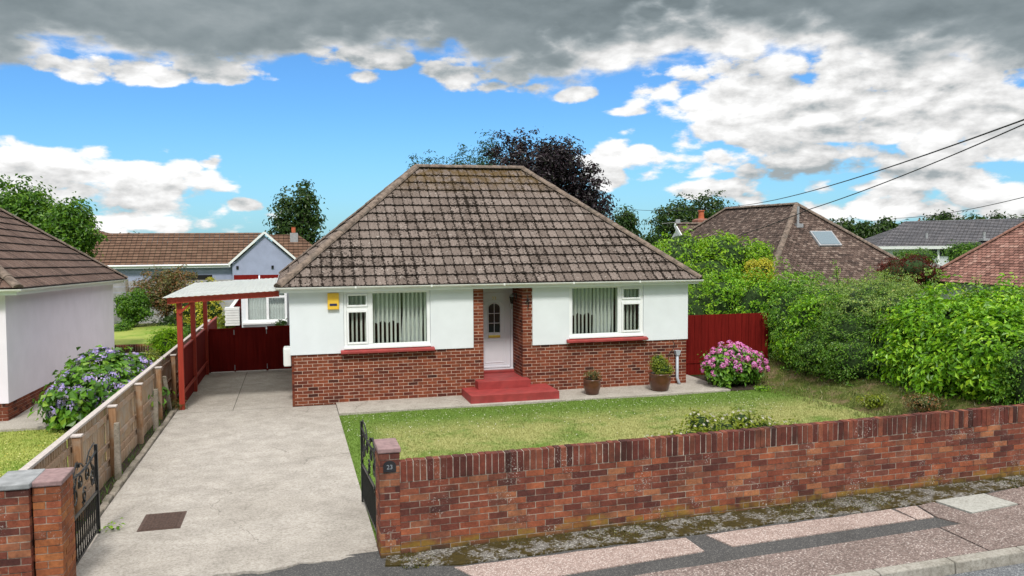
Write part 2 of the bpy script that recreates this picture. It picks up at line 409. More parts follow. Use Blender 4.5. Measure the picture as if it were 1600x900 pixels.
L_purple = leafm('copper_beech_leaf', [(0, (0.007, 0.005, 0.008)), (.6, (0.021, 0.011, 0.018)), (.85, (0.038, 0.017, 0.028)), (1, (0.022, 0.038, 0.014))], .15)
L_maple = leafm('red_maple_leaf', [(0, (.05, .008, .006)), (.6, (.12, .018, .012)), (1, (.20, .04, .02))], .2)
L_rusty = leafm('bronze_shrub_leaf', [(0, (.07, .09, .03)), (.4, (.15, .15, .045)), (.7, (.22, .14, .06)), (1, (.30, .11, .05))], .2)
L_conifer = leafm('conifer_leaf', [(0, (.015, .05, .02)), (.6, (.03, .09, .03)), (1, (.06, .13, .045))], .1)
L_hyd = leafm('hydrangea_leaf', [(0, (0.037, 0.112, 0.010)), (.5, (0.088, 0.225, 0.015)), (.9, (0.163, 0.338, 0.025)), (1, (0.275, 0.425, 0.050))])
F_pink = leafm('pink_petal', [(0, (.58, .12, .42)), (.5, (.76, .22, .58)), (.9, (.85, .40, .72)), (1, (.48, .30, .72))], .25, .6, .2)
F_lilac = leafm('lilac_petal', [(0, (.26, .22, .58)), (.5, (.42, .36, .72)), (.85, (.58, .46, .74)), (1, (.72, .62, .72))], .25, .6, .2)
F_white = leafm('white_petal', [(0, (.6, .58, .5)), (1, (.85, .82, .78))], .2, .6, .2)
M_twig_shade = plain('hedge_twigs_and_core_shade', (.018, .042, .007), .95, .5, 16, .8)  # stems, and shrub cores kept dark so leaf gaps look shaded

def tile_mat(name, stops, moss=.8, moss_shade_col=(.010, .007, .005), lichen=.5, edge=.06, warm=0):
    """uv: x = across one tile, y = up one tile; island = one tile"""
    def fn(g, b):
        uvn = g.node('ShaderNodeUVMap'); u, v, _ = g.sep(uvn.outputs[0])
        c = g.ramp(island(g), stops)
        n = g.noise(g.obj, 26, 6, .7)
        c = g.mix(g.smooth(n, .35, .7, 0, .5), c, g.vmath('MULTIPLY', c, (.62, .60, .58)))
        li = g.noise(g.obj, 15, 5, .65)
        c = g.mix(g.smooth(li, .60, .66, 0, lichen), c, (.50, .46, .42))
        if moss:  # moss blobs, in a near-black that also paints in shadow
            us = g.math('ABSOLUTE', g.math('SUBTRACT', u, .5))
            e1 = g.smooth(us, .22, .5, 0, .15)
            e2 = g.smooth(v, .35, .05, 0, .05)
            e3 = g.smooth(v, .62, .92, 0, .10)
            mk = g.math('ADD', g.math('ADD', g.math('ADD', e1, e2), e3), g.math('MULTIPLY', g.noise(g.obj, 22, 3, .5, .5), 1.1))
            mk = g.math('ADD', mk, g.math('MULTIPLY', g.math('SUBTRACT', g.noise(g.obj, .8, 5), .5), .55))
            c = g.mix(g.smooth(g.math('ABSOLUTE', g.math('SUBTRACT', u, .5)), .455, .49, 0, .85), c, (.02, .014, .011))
            c = g.mix(g.smooth(v, .10, .02, 0, .9), c, (.012, .009, .007))  # side edges and course lines: moss plus lap shadow painted near black
            c = g.mix(g.smooth(mk, .695, .72, 0, moss), c, g.mix(g.noise(g.obj, 40, 3), moss_shade_col, tuple(q*2.4 for q in moss_shade_col)))
            if warm:
                x, y, z = g.sep(g.obj)
                top = g.math('MULTIPLY', g.smooth(z, 4.7, 5.5), g.smooth(g.noise(g.obj, 5, 8, .7), .40, .58))
                c = g.mix(g.math('MULTIPLY', top, warm), c, (.10, .062, .018))
        setb(g, b, c, .92, g.bump(g.noise(g.obj, 60, 6, .7), .6, .012), 0, .2)
    return mat(name, fn)
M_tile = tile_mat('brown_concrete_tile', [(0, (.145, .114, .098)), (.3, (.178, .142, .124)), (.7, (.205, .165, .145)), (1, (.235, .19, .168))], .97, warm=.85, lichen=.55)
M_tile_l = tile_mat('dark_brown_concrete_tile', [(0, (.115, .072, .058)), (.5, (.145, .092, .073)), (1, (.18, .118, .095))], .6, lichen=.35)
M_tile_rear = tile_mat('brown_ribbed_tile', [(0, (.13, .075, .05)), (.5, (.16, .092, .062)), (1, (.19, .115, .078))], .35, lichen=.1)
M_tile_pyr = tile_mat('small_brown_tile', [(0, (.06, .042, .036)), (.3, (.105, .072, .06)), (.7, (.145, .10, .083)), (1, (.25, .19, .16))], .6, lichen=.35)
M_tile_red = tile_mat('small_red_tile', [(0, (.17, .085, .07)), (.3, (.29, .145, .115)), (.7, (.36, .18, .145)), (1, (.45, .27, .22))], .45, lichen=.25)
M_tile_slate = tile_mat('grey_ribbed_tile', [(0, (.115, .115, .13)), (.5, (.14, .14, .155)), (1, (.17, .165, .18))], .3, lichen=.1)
M_ridge = plain('ridge_mortar_tile', (.165, .125, .10), .92, .45, 9, .9, dirt=.9, bscale=40)
M_ridge_red = plain('ridge_tile_red', (.24, .12, .09), .92, .2, 12, .6, dirt=.3)
def corr_fn(g, b):
    setb(g, b, g.mix(g.smooth(g.noise(g.obj, 2, 6), .3, .7), (.62, .66, .67), (.72, .77, .77)), .5, None, 0, .4)
    tr = g.node('ShaderNodeBsdfTranslucent'); tr.inputs[0].default_value = (.95, .95, .9, 1); mx = g.node('ShaderNodeMixShader'); mx.inputs[0].default_value = .55
    g.l.new(b.outputs[0], mx.inputs[1]); g.l.new(tr.outputs[0], mx.inputs[2]); g.l.new(mx.outputs[0], g.o.inputs[0])
M_corr = mat('white_corrugated_sheet', corr_fn)

# ------------------------------------------------------------------ mesh helpers
def clean(nm): return nm
class MB:
    def __init__(s): s.v = []; s.f = []; s.m = []; s.uv = None; s.n = 0
    def add(s, vs, fs, mi=0):
        o = s.n; s.v.extend(tuple(map(float, p)) for p in vs); s.n += len(vs)
        s.f.extend(tuple(i+o for i in f) for f in fs); s.m.extend([mi]*len(fs)); return s
    def box(s, x0, x1, y0, y1, z0, z1, mi=0):
        if x0 > x1: x0, x1 = x1, x0
        if y0 > y1: y0, y1 = y1, y0
        return s.add([(x0, y0, z0), (x1, y0, z0), (x1, y1, z0), (x0, y1, z0), (x0, y0, z1), (x1, y0, z1), (x1, y1, z1), (x0, y1, z1)],
                     [(0, 3, 2, 1), (4, 5, 6, 7), (0, 1, 5, 4), (1, 2, 6, 5), (2, 3, 7, 6), (3, 0, 4, 7)], mi)
    def hexa(s, p, mi=0):
        """8 corners: bottom four counter-clockwise, then top four"""
        return s.add(p, [(0, 3, 2, 1), (4, 5, 6, 7), (0, 1, 5, 4), (1, 2, 6, 5), (2, 3, 7, 6), (3, 0, 4, 7)], mi)
    def beam(s, a, b, wd, ht, mi=0, up=(0, 0, 1)):
        a = Vector(a); b = Vector(b); d = (b-a).normalized(); u = Vector(up)
        sd_ = d.cross(u)
        if sd_.length < 1e-4: sd_ = d.cross(Vector((0, 1, 0)))
        sd_.normalize(); u = sd_.cross(d).normalized(); sd_ *= wd/2; u *= ht/2
        return s.hexa([a-sd_-u, a+sd_-u, b+sd_-u, b-sd_-u, a-sd_+u, a+sd_+u, b+sd_+u, b-sd_+u], mi)
    def tube(s, pts, r, n=8, mi=0, cap=True):
        pts = [Vector(p) for p in pts]
        rs = r if isinstance(r, (list, tuple)) else [r]*len(pts)
        vs = []; fs = []; prev = None
        for i, p in enumerate(pts):
            d = (pts[min(i+1, len(pts)-1)]-pts[max(i-1, 0)])
            d = d.normalized() if d.length > 0 else Vector((0, 0, 1))
            a = prev if prev is not None and abs(prev.dot(d)) < .95 else (Vector((1, 0, 0)) if abs(d.x) < .9 else Vector((0, 1, 0)))
            a = (a-d*a.dot(d)).normalized(); b = d.cross(a); prev = a
            vs += [p+(a*math.cos(2*PI*k/n)+b*math.sin(2*PI*k/n))*rs[i] for k in range(n)]
        for i in range(len(pts)-1):
            for k in range(n):
                k2 = (k+1) % n
                fs.append((i*n+k, i*n+k2, (i+1)*n+k2, (i+1)*n+k))
        if cap:
            fs.append(tuple(range(n))[::-1]); fs.append(tuple((len(pts)-1)*n+k for k in range(n)))
        return s.add(vs, fs, mi)
    def lathe(s, prof, c=(0, 0, 0), n=24, mi=0):
        vs = []; fs = []
        for r, z in prof: vs += [(c[0]+r*math.cos(2*PI*k/n), c[1]+r*math.sin(2*PI*k/n), c[2]+z) for k in range(n)]
        for i in range(len(prof)-1):
            for k in range(n):
                k2 = (k+1) % n; fs.append((i*n+k, i*n+k2, (i+1)*n+k2, (i+1)*n+k))
        return s.add(vs, fs, mi)
    def poly(s, pts, mi=0): return s.add(pts, [tuple(range(len(pts)))], mi)
    def prism(s, pts, dvec, mi=0):
        """polygon pts extruded by dvec"""
        n = len(pts); q = [tuple(Vector(p)+Vector(dvec)) for p in pts]
        return s.add(list(pts)+q, [tuple(range(n))[::-1], tuple(range(n, 2*n))]+[(i, (i+1) % n, (i+1) % n+n, i+n) for i in range(n)], mi)

def root_loc(o):
    while o.parent: o = o.parent
    return o.location
def link(name, me, parent=None, origin=None, mats=()):
    for mt in mats: me.materials.append(mt)
    o = bpy.data.objects.new(name, me); COL.objects.link(o)
    n = len(me.vertices); co = np.empty(n*3, np.float32); me.vertices.foreach_get('co', co); co = co.reshape(-1, 3)
    if parent is not None: off = np.array(root_loc(parent)); o.parent = parent
    else:
        mn, mx = co.min(0), co.max(0)
        off = np.array([(mn[0]+mx[0])/2, (mn[1]+mx[1])/2, mn[2]]) if origin is None else np.array(origin)
        o.location = tuple(float(q) for q in off)
    co -= off.astype(np.float32); me.vertices.foreach_set('co', co.ravel()); me.update()
    return o
def build(name, mb, mats, parent=None, smooth=False, origin=None, bevel=0):
    me = bpy.data.meshes.new(name)
    me.from_pydata(mb.v, [], mb.f); me.polygons.foreach_set('material_index', mb.m)
    me.polygons.foreach_set('use_smooth', [bool(smooth)]*len(me.polygons))
    if not isinstance(mats, (list, tuple)): mats = [mats]
    o = link(name, me, parent, origin, mats)
    if bevel:
        md = o.modifiers.new('bevel', 'BEVEL'); md.width = bevel; md.segments = 2; md.limit_method = 'ANGLE'
    return o
def np_mesh(name, verts, faces, mats, parent=None, smooth=False, uv=None, mi=None, origin=None):
    """verts (n,3); faces (m,k) with constant k"""
    me = bpy.data.meshes.new(name); m_, k = faces.shape
    me.vertices.add(len(verts)); me.vertices.foreach_set('co', verts.astype(np.float32).ravel())
    me.loops.add(m_*k); me.loops.foreach_set('vertex_index', faces.astype(np.int32).ravel())
    me.polygons.add(m_); me.polygons.foreach_set('loop_start', np.arange(0, m_*k, k, dtype=np.int32))
    me.polygons.foreach_set('loop_total', np.full(m_, k, np.int32))
    if mi is not None: me.polygons.foreach_set('material_index', mi.astype(np.int32))
    if uv is not None:
        l = me.uv_layers.new(name='UVMap'); l.data.foreach_set('uv', uv.astype(np.float32).ravel())
    me.update(calc_edges=True); me.validate()
    me.polygons.foreach_set('use_smooth', np.full(len(me.polygons), bool(smooth)))
    if not isinstance(mats, (list, tuple)): mats = [mats]
    return link(name, me, parent, origin, mats)
def tag(o, label=None, cat=None, group=None, kind=None):
    if label: o['label'] = label
    if cat: o['category'] = cat
    if group: o['group'] = group
    if kind: o['kind'] = kind
    return o
def thing(name, label, cat, loc, group=None):
    o = bpy.data.objects.new(name, None); COL.objects.link(o); o.location = loc; o.empty_display_size = .3
    return tag(o, label, cat, group)
def text_part(name, body, size, loc, rot, m_, parent, depth=.004):
    cu = bpy.data.curves.new(name, 'FONT'); cu.body = body; cu.size = size; cu.extrude = depth; cu.align_x = 'CENTER'; cu.align_y = 'CENTER'
    to = bpy.data.objects.new('tmp', cu); COL.objects.link(to)
    bpy.context.view_layer.update()
    me = bpy.data.meshes.new_from_object(to.evaluated_get(bpy.context.evaluated_depsgraph_get()))
    me.transform(Matrix.Translation(Vector(loc)) @ rot.to_matrix().to_4x4())
    bpy.data.objects.remove(to); me.materials.clear()
    return link(name, me, parent, None, [m_])
from mathutils import Euler

# brick work laid brick by brick
def lay(org, u, nrm, L, courses, holes=(), soldier=False, seed=0, bl=.215, bh=.065, j=.010, depth=.05, jit=.0015, start=0, quoin=True):
    """boxes of a running bond on the plane org + u*s + z*h, facing nrm. holes = (s0,s1,h0,h1)"""
    rng = np.random.default_rng(seed)
    org = np.array(org, float); u = np.array(u, float); u /= np.linalg.norm(u); nrm = np.array(nrm, float); zz = np.cross(nrm, u)
    if zz[2] < 0: zz = -zz
    rects = []
    if soldier:
        n = int(round(L/(bh+j)))
        for i in range(n): rects.append((i*(bh+j)+j/2, (i+1)*(bh+j)-j/2, 0, bl))
    else:
        for c in range(courses):
            h0 = c*(bh+j)+j/2; h1 = h0+bh; s = -((c+start) % 2)*(bl+j)/2
            while s < L-.005:
                a, b = max(s+j/2, 0 if quoin else j/2), min(s+bl+j/2, L)
                s += bl+j
                if b-a < .02: continue
                segs = [(a, b)]
                for (p, q, r, t) in holes:
                    if h1 <= r+.01 or h0 >= t-.01: continue
                    ns = []
                    for (a1, b1) in segs:
                        if b1 <= p or a1 >= q: ns.append((a1, b1)); continue
                        if a1 < p-.02: ns.append((a1, p))
                        if b1 > q+.02: ns.append((q, b1))
                    segs = ns
                for a1, b1 in segs: rects.append((a1, b1, h0, h1))
    R = np.array(rects); n = len(R)
    out_ = rng.uniform(-jit, jit*1.6, n)
    tilt = rng.uniform(-.0025, .0025, (n, 4))
    V = np.zeros((n, 8, 3))
    for k, (si, hi, dd) in enumerate([(0, 2, 0), (1, 2, 0), (1, 3, 0), (0, 3, 0), (0, 2, 1), (1, 2, 1), (1, 3, 1), (0, 3, 1)]):
        s_ = R[:, si]+tilt[:, k % 4]*.5; h_ = R[:, hi]+tilt[:, (k+1) % 4]*.5
        V[:, k] = org+np.outer(s_, u)+np.outer(h_, zz)+np.outer(out_*(1-dd)-dd*depth, nrm)
    return V
BF = np.array([(0, 1, 2, 3), (1, 5, 6, 2), (4, 0, 3, 7), (3, 2, 6, 7), (4, 5, 1, 0)])
def brick_mesh(name, Vs, bmat, extra_mb, mmat, parent=None, flip=None):
    """Vs: list of brick arrays; extra_mb: MB with the mortar backing"""
    V = np.concatenate(Vs); n = len(V); verts = V.reshape(-1, 3)
    F = (np.arange(n)[:, None, None]*8+BF[None]).reshape(-1, 4)
    mi = np.zeros(len(F), int)
    ev = np.array(extra_mb.v); ef = np.array(extra_mb.f)+len(verts)
    verts = np.concatenate([verts, ev]); F = np.concatenate([F, ef]); mi = np.concatenate([mi, np.ones(len(ef), int)])
    o = np_mesh(name, verts, F, [bmat, mmat], parent, mi=mi)
    me = o.data; bm = bmesh.new(); bm.from_mesh(me); bmesh.ops.recalc_face_normals(bm, faces=bm.faces); bm.to_mesh(me); bm.free()
    return o

# roof faces laid tile by tile
def roof_face(name, quad, gauge, tw, mats_, parent, th=.022, roll=.0, bond=False, seed=0, overhang=.0, segs=None, clip=True, tails=.0):
    """quad = eave left, eave right, top right, top left (seen from outside, world coords)"""
    q = [np.array(p, float) for p in quad]
    u = (q[1]-q[0])/np.linalg.norm(q[1]-q[0])
    t3 = (q[3]+q[2])/2-(q[0]+q[1])/2; v = t3-u*(t3@u); H = np.linalg.norm(v); v /= H; nrm = np.cross(u, v)
    def uvof(p): return ((p-q[0])@u, (p-q[0])@v)
    (a0, _), (a1, _), (a2, _), (a3, _) = map(uvof, q)
    rng = np.random.default_rng(seed)
    prof = [(0, 0), (1, 0)] if roll == 0 else [(0, .0), (.12, .75), (.2, 1), (.28, .75), (.4, .1), (.55, 0), (.7, .12), (.82, .3), (.9, .1), (1.0, 0)]
    if roll < 0: prof = [(0, .0), (.06, -roll), (.14, -roll), (.2, 0), (.5, 0), (.56, -roll), (.64, -roll), (.7, 0), (1, 0)]
    sc = roll if roll > 0 else 1
    P_ = len(prof); V = []; UV = []; F = []
    nc = int(math.ceil(H/gauge)); base = 0
    for k in range(nc):
        v0 = k*gauge-.03; v1 = min((k+1)*gauge+.02, H+.01)
        f0, f1 = max(0, v0)/H, min(1, v0/H)
        L0 = a0+(a3-a0)*f0; R0 = a1+(a2-a1)*f0
        s = math.floor((L0-.05)/tw)*tw-(tw/2 if bond and k % 2 else 0)
        while s < R0+.02:
            e = s+tw-.004
            jz = rng.uniform(-.003, .004); jv = rng.uniform(-.006, .006)
            rows = []
            for (vv, nn) in ((v0+jv, .004), (v0+jv, th+jz), (v1, .002+jz)):
                for (pu, ph) in prof:
                    hgt = nn+(ph*sc if nn > .0015 else 0)
                    if nn == .004: hgt = .0
                    pos = q[0]+u*(s+pu*(e-s))+v*vv+nrm*hgt
                    V.append(pos); UV.append((pu, 0 if vv < v1 else 1))
            for r in range(2):
                for c in range(P_-1):
                    F.append((base+r*P_+c, base+r*P_+c+1, base+(r+1)*P_+c+1, base+(r+1)*P_+c))
            base += 3*P_; s += tw
    V = np.array(V); UV = np.array(UV); F = np.array(F)
    me = bpy.data.meshes.new(name)
    o = np_mesh(name, V, F, mats_, parent, uv=UV[F.ravel()])
    if clip:
        me = o.data; off = np.array(root_loc(o)); bm = bmesh.new(); bm.from_mesh(me)
        for (pa, pb, sgn) in ((q[0], q[3], 1), (q[1], q[2], -1)):
            dr = pb-pa; pn = -np.cross(dr, nrm)*sgn
            bmesh.ops.bisect_plane(bm, geom=bm.verts[:]+bm.edges[:]+bm.faces[:], plane_co=Vector(pa-off), plane_no=Vector(pn), clear_outer=True)
        bm.to_mesh(me); bm.free()
    return o
def ridge_run(mb, a, b, r=.11, seg=.42, rise=.03, seed=0, n=7):
    a = Vector(a); b = Vector(b); L = (b-a).length
    if L < .01: return mb
    d = (b-a)/L; k = max(1, int(round(L/seg))); rg = random.Random(seed)
    sd_ = d.cross(Vector((0, 0, 1))).normalized(); up = sd_.cross(d).normalized()
    for i in range(k):
        p0 = a+d*(i*L/k); p1 = a+d*((i+1)*L/k+.02); o_ = up*rise; ra = r*(1+rg.uniform(-.04, .06)); rb = ra*.93
        vs = []
        for p, rr in ((p0, ra), (p1, rb)):
            for t in range(n):
                an = PI*t/(n-1); vs.append(p+o_+sd_*math.cos(an)*rr+up*(math.sin(an)*rr*.75-.02))
        fs = [(t, t+1, n+t+1, n+t) for t in range(n-1)]+[tuple(range(n))[::-1], tuple(range(n, 2*n))]
        mb.add(vs, fs)
    return mb
def hip_roof(parent, x0, x1, y0, y1, z, rise_xy, pitch, mt, mr, gauge, tw, roll, th, name='roof_slope', bond=False, rr=.11, seed=0, faces='fblr'):
    """rectangular hip roof, eave rectangle x0..x1,y0..y1 at z"""
    w2 = min(x1-x0, y1-y0)/2; t = math.tan(R_(pitch)); zt = z+w2*t
    if x1-x0 >= y1-y0: ra, rb = (x0+w2, (y0+y1)/2, zt), (x1-w2, (y0+y1)/2, zt)
    else: ra, rb = ((x0+x1)/2, y0+w2, zt), ((x0+x1)/2, y1-w2, zt)
    c = [(x0, y0, z), (x1, y0, z), (x1, y1, z), (x0, y1, z)]
    if x1-x0 >= y1-y0:
        fs = {'f': (c[0], c[1], rb, ra), 'r': (c[1], c[2], rb, rb), 'b': (c[2], c[3], ra, rb), 'l': (c[3], c[0], ra, ra)}; near = {0: ra, 1: rb, 2: rb, 3: ra}
    else:
        fs = {'f': (c[0], c[1], ra, ra), 'r': (c[1], c[2], rb, ra), 'b': (c[2], c[3], rb, rb), 'l': (c[3], c[0], ra, rb)}; near = {0: ra, 1: ra, 2: rb, 3: rb}
    under = MB(); eps = Vector((0, 0, -.03))
    for kf, qd in fs.items():
        pts_ = [tuple(Vector(p)+eps) for p in qd]; 
        if qd[2] == qd[3]: pts_ = pts_[:3]
        under.add(pts_, [tuple(range(len(pts_)))])
        roof_face(name, qd, gauge, tw, mt, parent, th, roll, bond, seed+ord(kf))
    build('roof_underlay', under, MATS.get('roof_felt') or plain('roof_felt', (.03, .028, .026), .9), parent)
    mb = MB()
    for i in range(4): ridge_run(mb, c[i], near[i], rr, .4, .03, i)
    ridge_run(mb, ra, rb, rr, .42, .035, 9)
    build('ridge_tiles', mb, mr, parent)
    return ra, rb

# foliage
def leaf_points(blobs, n, rng, shell=.45, lump=.18, size=.1):
    per = 13; m = max(1, n//per); c, cn = leaf_points0(blobs, m, rng, shell, lump)
    i = np.repeat(np.arange(m), per); k = rng.normal(size=(len(i), 3)); cs = size*rng.uniform(.7, 1.25, m)[i][:, None]
    p = c[i]+k*cs*np.array([1, 1, .55]); o_ = p-c[i]; o_ /= np.linalg.norm(o_, axis=1)[:, None]+1e-6
    nr = cn[i]*.75+o_*.75; nr /= np.linalg.norm(nr, axis=1)[:, None]+1e-6
    return p, nr
def leaf_points0(blobs, n, rng, shell=.45, lump=.18):
    B = np.array(blobs, float); area = (B[:, 3]*B[:, 4]+B[:, 4]*B[:, 5]+B[:, 3]*B[:, 5])
    idx = rng.choice(len(B), n, p=area/area.sum()); b = B[idx]
    d = rng.normal(size=(n, 3)); d /= np.linalg.norm(d, axis=1)[:, None]
    ph = B[idx, :3].sum(1)
    lum = 1+lump*np.sin(d[:, 0]*7+ph*3)*np.sin(d[:, 1]*6+ph*5+1)*1.0+lump*.6*np.sin(d[:, 2]*11+ph*7)*np.sin(d[:, 0]*13+2)
    r = (1-shell*rng.random(n)**1.6)*lum
    p = b[:, :3]+d*b[:, 3:6]*r[:, None]
    nrm = d/b[:, 3:6]; nrm /= np.linalg.norm(nrm, axis=1)[:, None]
    return p, nrm
def leaves_np(p, nrm, size, rng, aspect=.5, up=.35, rnd=.5, fold=.18, droop=.0, svar=.35):
    n = len(p)
    N = nrm+rnd*rng.normal(size=(n, 3))*.6+np.array([0, 0, up]); N /= np.linalg.norm(N, axis=1)[:, None]
    t = rng.normal(size=(n, 3))+nrm*.8+np.array([0, 0, -droop]); t -= N*(t*N).sum(1)[:, None]; t /= np.linalg.norm(t, axis=1)[:, None]
    s = np.cross(N, t); L = size*(1+svar*rng.uniform(-1, 1, n))[:, None]; W = L*aspect
    V = np.stack([p-t*L*.5, p+s*W*.5+N*L*fold-t*L*.02, p+t*L*.5, p-s*W*.5+N*L*fold-t*L*.02], 1).reshape(-1, 3)
    i = np.arange(n)*4
    F = np.stack([np.stack([i, i+1, i+2], 1), np.stack([i, i+2, i+3], 1)], 1).reshape(-1, 3)
    return V, F
def foliage(name, blobs, n, size, m_, parent, seed=0, shell=.45, lump=.18, clipf=None, **kw):
    rng = np.random.default_rng(seed)
    p, nr = leaf_points(blobs, n, rng, shell, lump, size)
    if clipf is not None:
        k = clipf(p); p, nr = p[k], nr[k]
    V, F = leaves_np(p, nr, size, rng, **kw)
    return np_mesh(name, V, F, m_, parent)
def core(name, blobs, scale, m_, parent, zmin=None):
    mb = MB()
    for (x, y, z, a, b, c) in blobs:
        vs = []; fs = []; nu, nv = 12, 8
        for i in range(nv+1):
            th_ = PI*i/nv
            for j in range(nu):
                ph_ = 2*PI*j/nu; k = scale*(1+.12*math.sin(3*ph_+x*5)*math.sin(2*th_+y*3))
                zz = z+c*k*math.cos(th_)
                if zmin is not None: zz = max(zz, zmin)
                vs.append((x+a*k*math.sin(th_)*math.cos(ph_), y+b*k*math.sin(th_)*math.sin(ph_), zz))
        for i in range(nv):
            for j in range(nu): fs.append((i*nu+j, i*nu+(j+1) % nu, (i+1)*nu+(j+1) % nu, (i+1)*nu+j))
        mb.add(vs, fs)
    return build(name, mb, m_, parent, True)
def crown_blobs(c, R, n, seed, lobe=.42, spread=.68, top=0):
    rg = random.Random(seed); out_ = [(c[0], c[1], c[2], R[0]*.6, R[1]*.6, R[2]*.62)]
    for i in range(n):
        z = 1-2*(i+.5)/n; a = i*2.39996+rg.uniform(-.4, .4); rr = math.sqrt(max(0, 1-z*z))
        k = spread*rg.uniform(.8, 1.12); l = lobe*rg.uniform(.7, 1.2)
        out_.append((c[0]+R[0]*rr*math.cos(a)*k, c[1]+R[1]*rr*math.sin(a)*k, c[2]+R[2]*z*k, R[0]*l, R[1]*l, R[2]*l))
    return out_
def tree(name, label, cat, base, blobs, n, size, m_, seed=0, trunk=.18, group=None, shell=.6, limbs=7, sprigs=0, lump=.22, **kw):
    t = thing(name, label, cat, base, group)
    B = list(blobs); rg = random.Random(seed)
    cx = sum(b[0] for b in B)/len(B); cy = sum(b[1] for b in B)/len(B); zb = min(b[2]-b[5] for b in B); zt = max(b[2] for b in B)
    mb = MB(); top = Vector((cx, cy, zb+(zt-zb)*.7)); b0 = Vector(base)
    mb.tube([b0, b0.lerp(top, .35)+Vector((rg.uniform(-.1, .1), 0, 0)), b0.lerp(top, .7), top], [trunk, trunk*.75, trunk*.5, trunk*.2], 8)
    for q in rg.sample(B, min(limbs, len(B))):
        s_ = b0.lerp(top, rg.uniform(.35, .75)); e_ = Vector(q[:3]); mb.tube([s_, s_.lerp(e_, .5)+Vector((0, 0, .1)), e_], [trunk*.4, trunk*.25, trunk*.08], 6)
    build('trunk', mb, M_bark, t, True)
    if sprigs:
        for i in range(sprigs):
            q = rg.choice(B[1:]); dd = Vector((rg.uniform(-1, 1), rg.uniform(-1, 1), rg.uniform(-.2, 1))).normalized()
            k = rg.uniform(.95, 1.35); s_ = rg.uniform(.10, .2)
            B.append((q[0]+dd.x*q[3]*k, q[1]+dd.y*q[4]*k, q[2]+dd.z*q[5]*k, q[3]*s_, q[4]*s_, q[5]*s_*1.4))
    foliage('crown', B, n, size, m_, t, seed, shell, lump, **kw)
    return t
def P_on(x, y, D):
    """point at camera depth D that the picture shows at pixel x,y (used only to read positions off the photo)"""
    d_ = Fv*1284.19+R2*(x-800)-U2*(y-450)
    return cam.matrix_world.translation+d_/1284.19*D
def gz(y): return -.0182*y
def shrub(name, label, cat, blobs, n, size, m_, seed=0, group=None, base=None, corek=.72, zmin=None, shell=.42, lump=.16, **kw):
    xs = [b[0] for b in blobs]; ys = [b[1] for b in blobs]
    if base is None: base = (sum(xs)/len(xs), sum(ys)/len(ys), min(b[2]-b[5] for b in blobs))
    if zmin is None: zmin = base[2]
    t = thing(name, label, cat, base, group)
    foliage('foliage', blobs, n, size, m_, t, seed, shell, lump, clipf=lambda p: p[:, 2] > zmin+.01, **kw)
    core('shade_core', blobs, corek, M_twig_shade, t, zmin-.02)  # solid filler blobs; their dark colour stands in for inner shade
    return t

# ================================================================== SETTING
rng0 = np.random.default_rng(5)
def sst(x, a, b): t = min(1, max(0, (x-a)/(b-a))); return t*t*(3-2*t)
def pav(x, y): return .17+.0227*min(max(x, -14), 26)+.02*(y+9.8)
def grid_sheet(name, xs, ys, fz, m_, kind='structure'):
    xs = list(xs); ys = list(ys); V = np.array([(x, y, fz(x, y)) for y in ys for x in xs]); nx = len(xs)
    F = np.array([(j*nx+i, j*nx+i+1, (j+1)*nx+i+1, (j+1)*nx+i) for j in range(len(ys)-1) for i in range(nx-1)])
    o = np_mesh(name, V, F, m_, smooth=True)
    if kind: o['kind'] = kind
    return o
def gfun(x, y):
    if y > -9.0: return gz(min(y, 150))-.16
    return pav(x, -11.9)-.42
gx = [-900, -300, -100, -40, -20, -12, -6, 0, 6, 12, 20, 30, 60, 120, 300, 900]
gy = [-300, -60, -25, -16, -12, -9.6, -8.9, -5, 0, 5, 12, 20, 40, 80, 150, 400, 1200]
grid_sheet('ground', gx, gy, gfun, M_ground)
road = grid_sheet('road', [-60, -20, -10, -5, 0, 3, 6, 9, 12, 18, 26, 60], [-19, -17, -15, -13, -11.86], lambda x, y: pav(x, -11.86)-.115-.02*(y+11.86)*-1, M_road)

# driveway: one concrete slab with a ragged front lip and expansion joints
def drive_front(x): return -9.74+.05*math.sin(x*3.1)+.03*math.sin(x*9.7+1)+.02*math.sin(x*23)
dm = MB(); xs = np.linspace(-2.42, .93, 40)
def strip(mb, xs, y0f, y1, ny=2, off=0):
    for a, b in zip(xs[:-1], xs[1:]):
        ya, yb = y0f(a), y0f(b)
        mb.add([(a, ya, gz(ya)+off), (b, yb, gz(yb)+off), (b, y1, gz(y1)+off), (a, y1, gz(y1)+off)], [(0, 1, 2, 3)])
        if y0f is drive_front: mb.add([(a, ya, gz(ya)+off), (b, yb, gz(yb)+off), (b, yb-.01, gz(yb)-.09), (a, ya-.01, gz(ya)-.09)], [(1, 0, 3, 2)])
strip(dm, xs, drive_front, -.185)
strip(dm, [-2.42, -1.262], lambda x: -.17, 5.86); strip(dm, [-1.25, -.002], lambda x: -.17, 5.86)
strip(dm, [-2.42, -.002], lambda x: 5.88, 11)
dm.box(.928, .94, -9.6, -1.19, -.15, -.02)
o = build('driveway', dm, M_drive); o['kind'] = 'structure'
jm = MB(); jm.poly([(-2.42, -.3, gz(0)-.02), (.9, -.3, gz(0)-.02), (.9, 0, gz(0)-.02), (-2.42, 0, gz(0)-.02)]); jm.poly([(-1.3, -.1, -.02), (-1.2, -.1, -.02), (-1.2, 5.8, -.125), (-1.3, 5.8, -.125)]); jm.poly([(-2.42, 5.8, -.13), (0, 5.8, -.13), (0, 5.95, -.13), (-2.42, 5.95, -.13)])
o = build('driveway_joint', jm, M_soil); o['kind'] = 'structure'

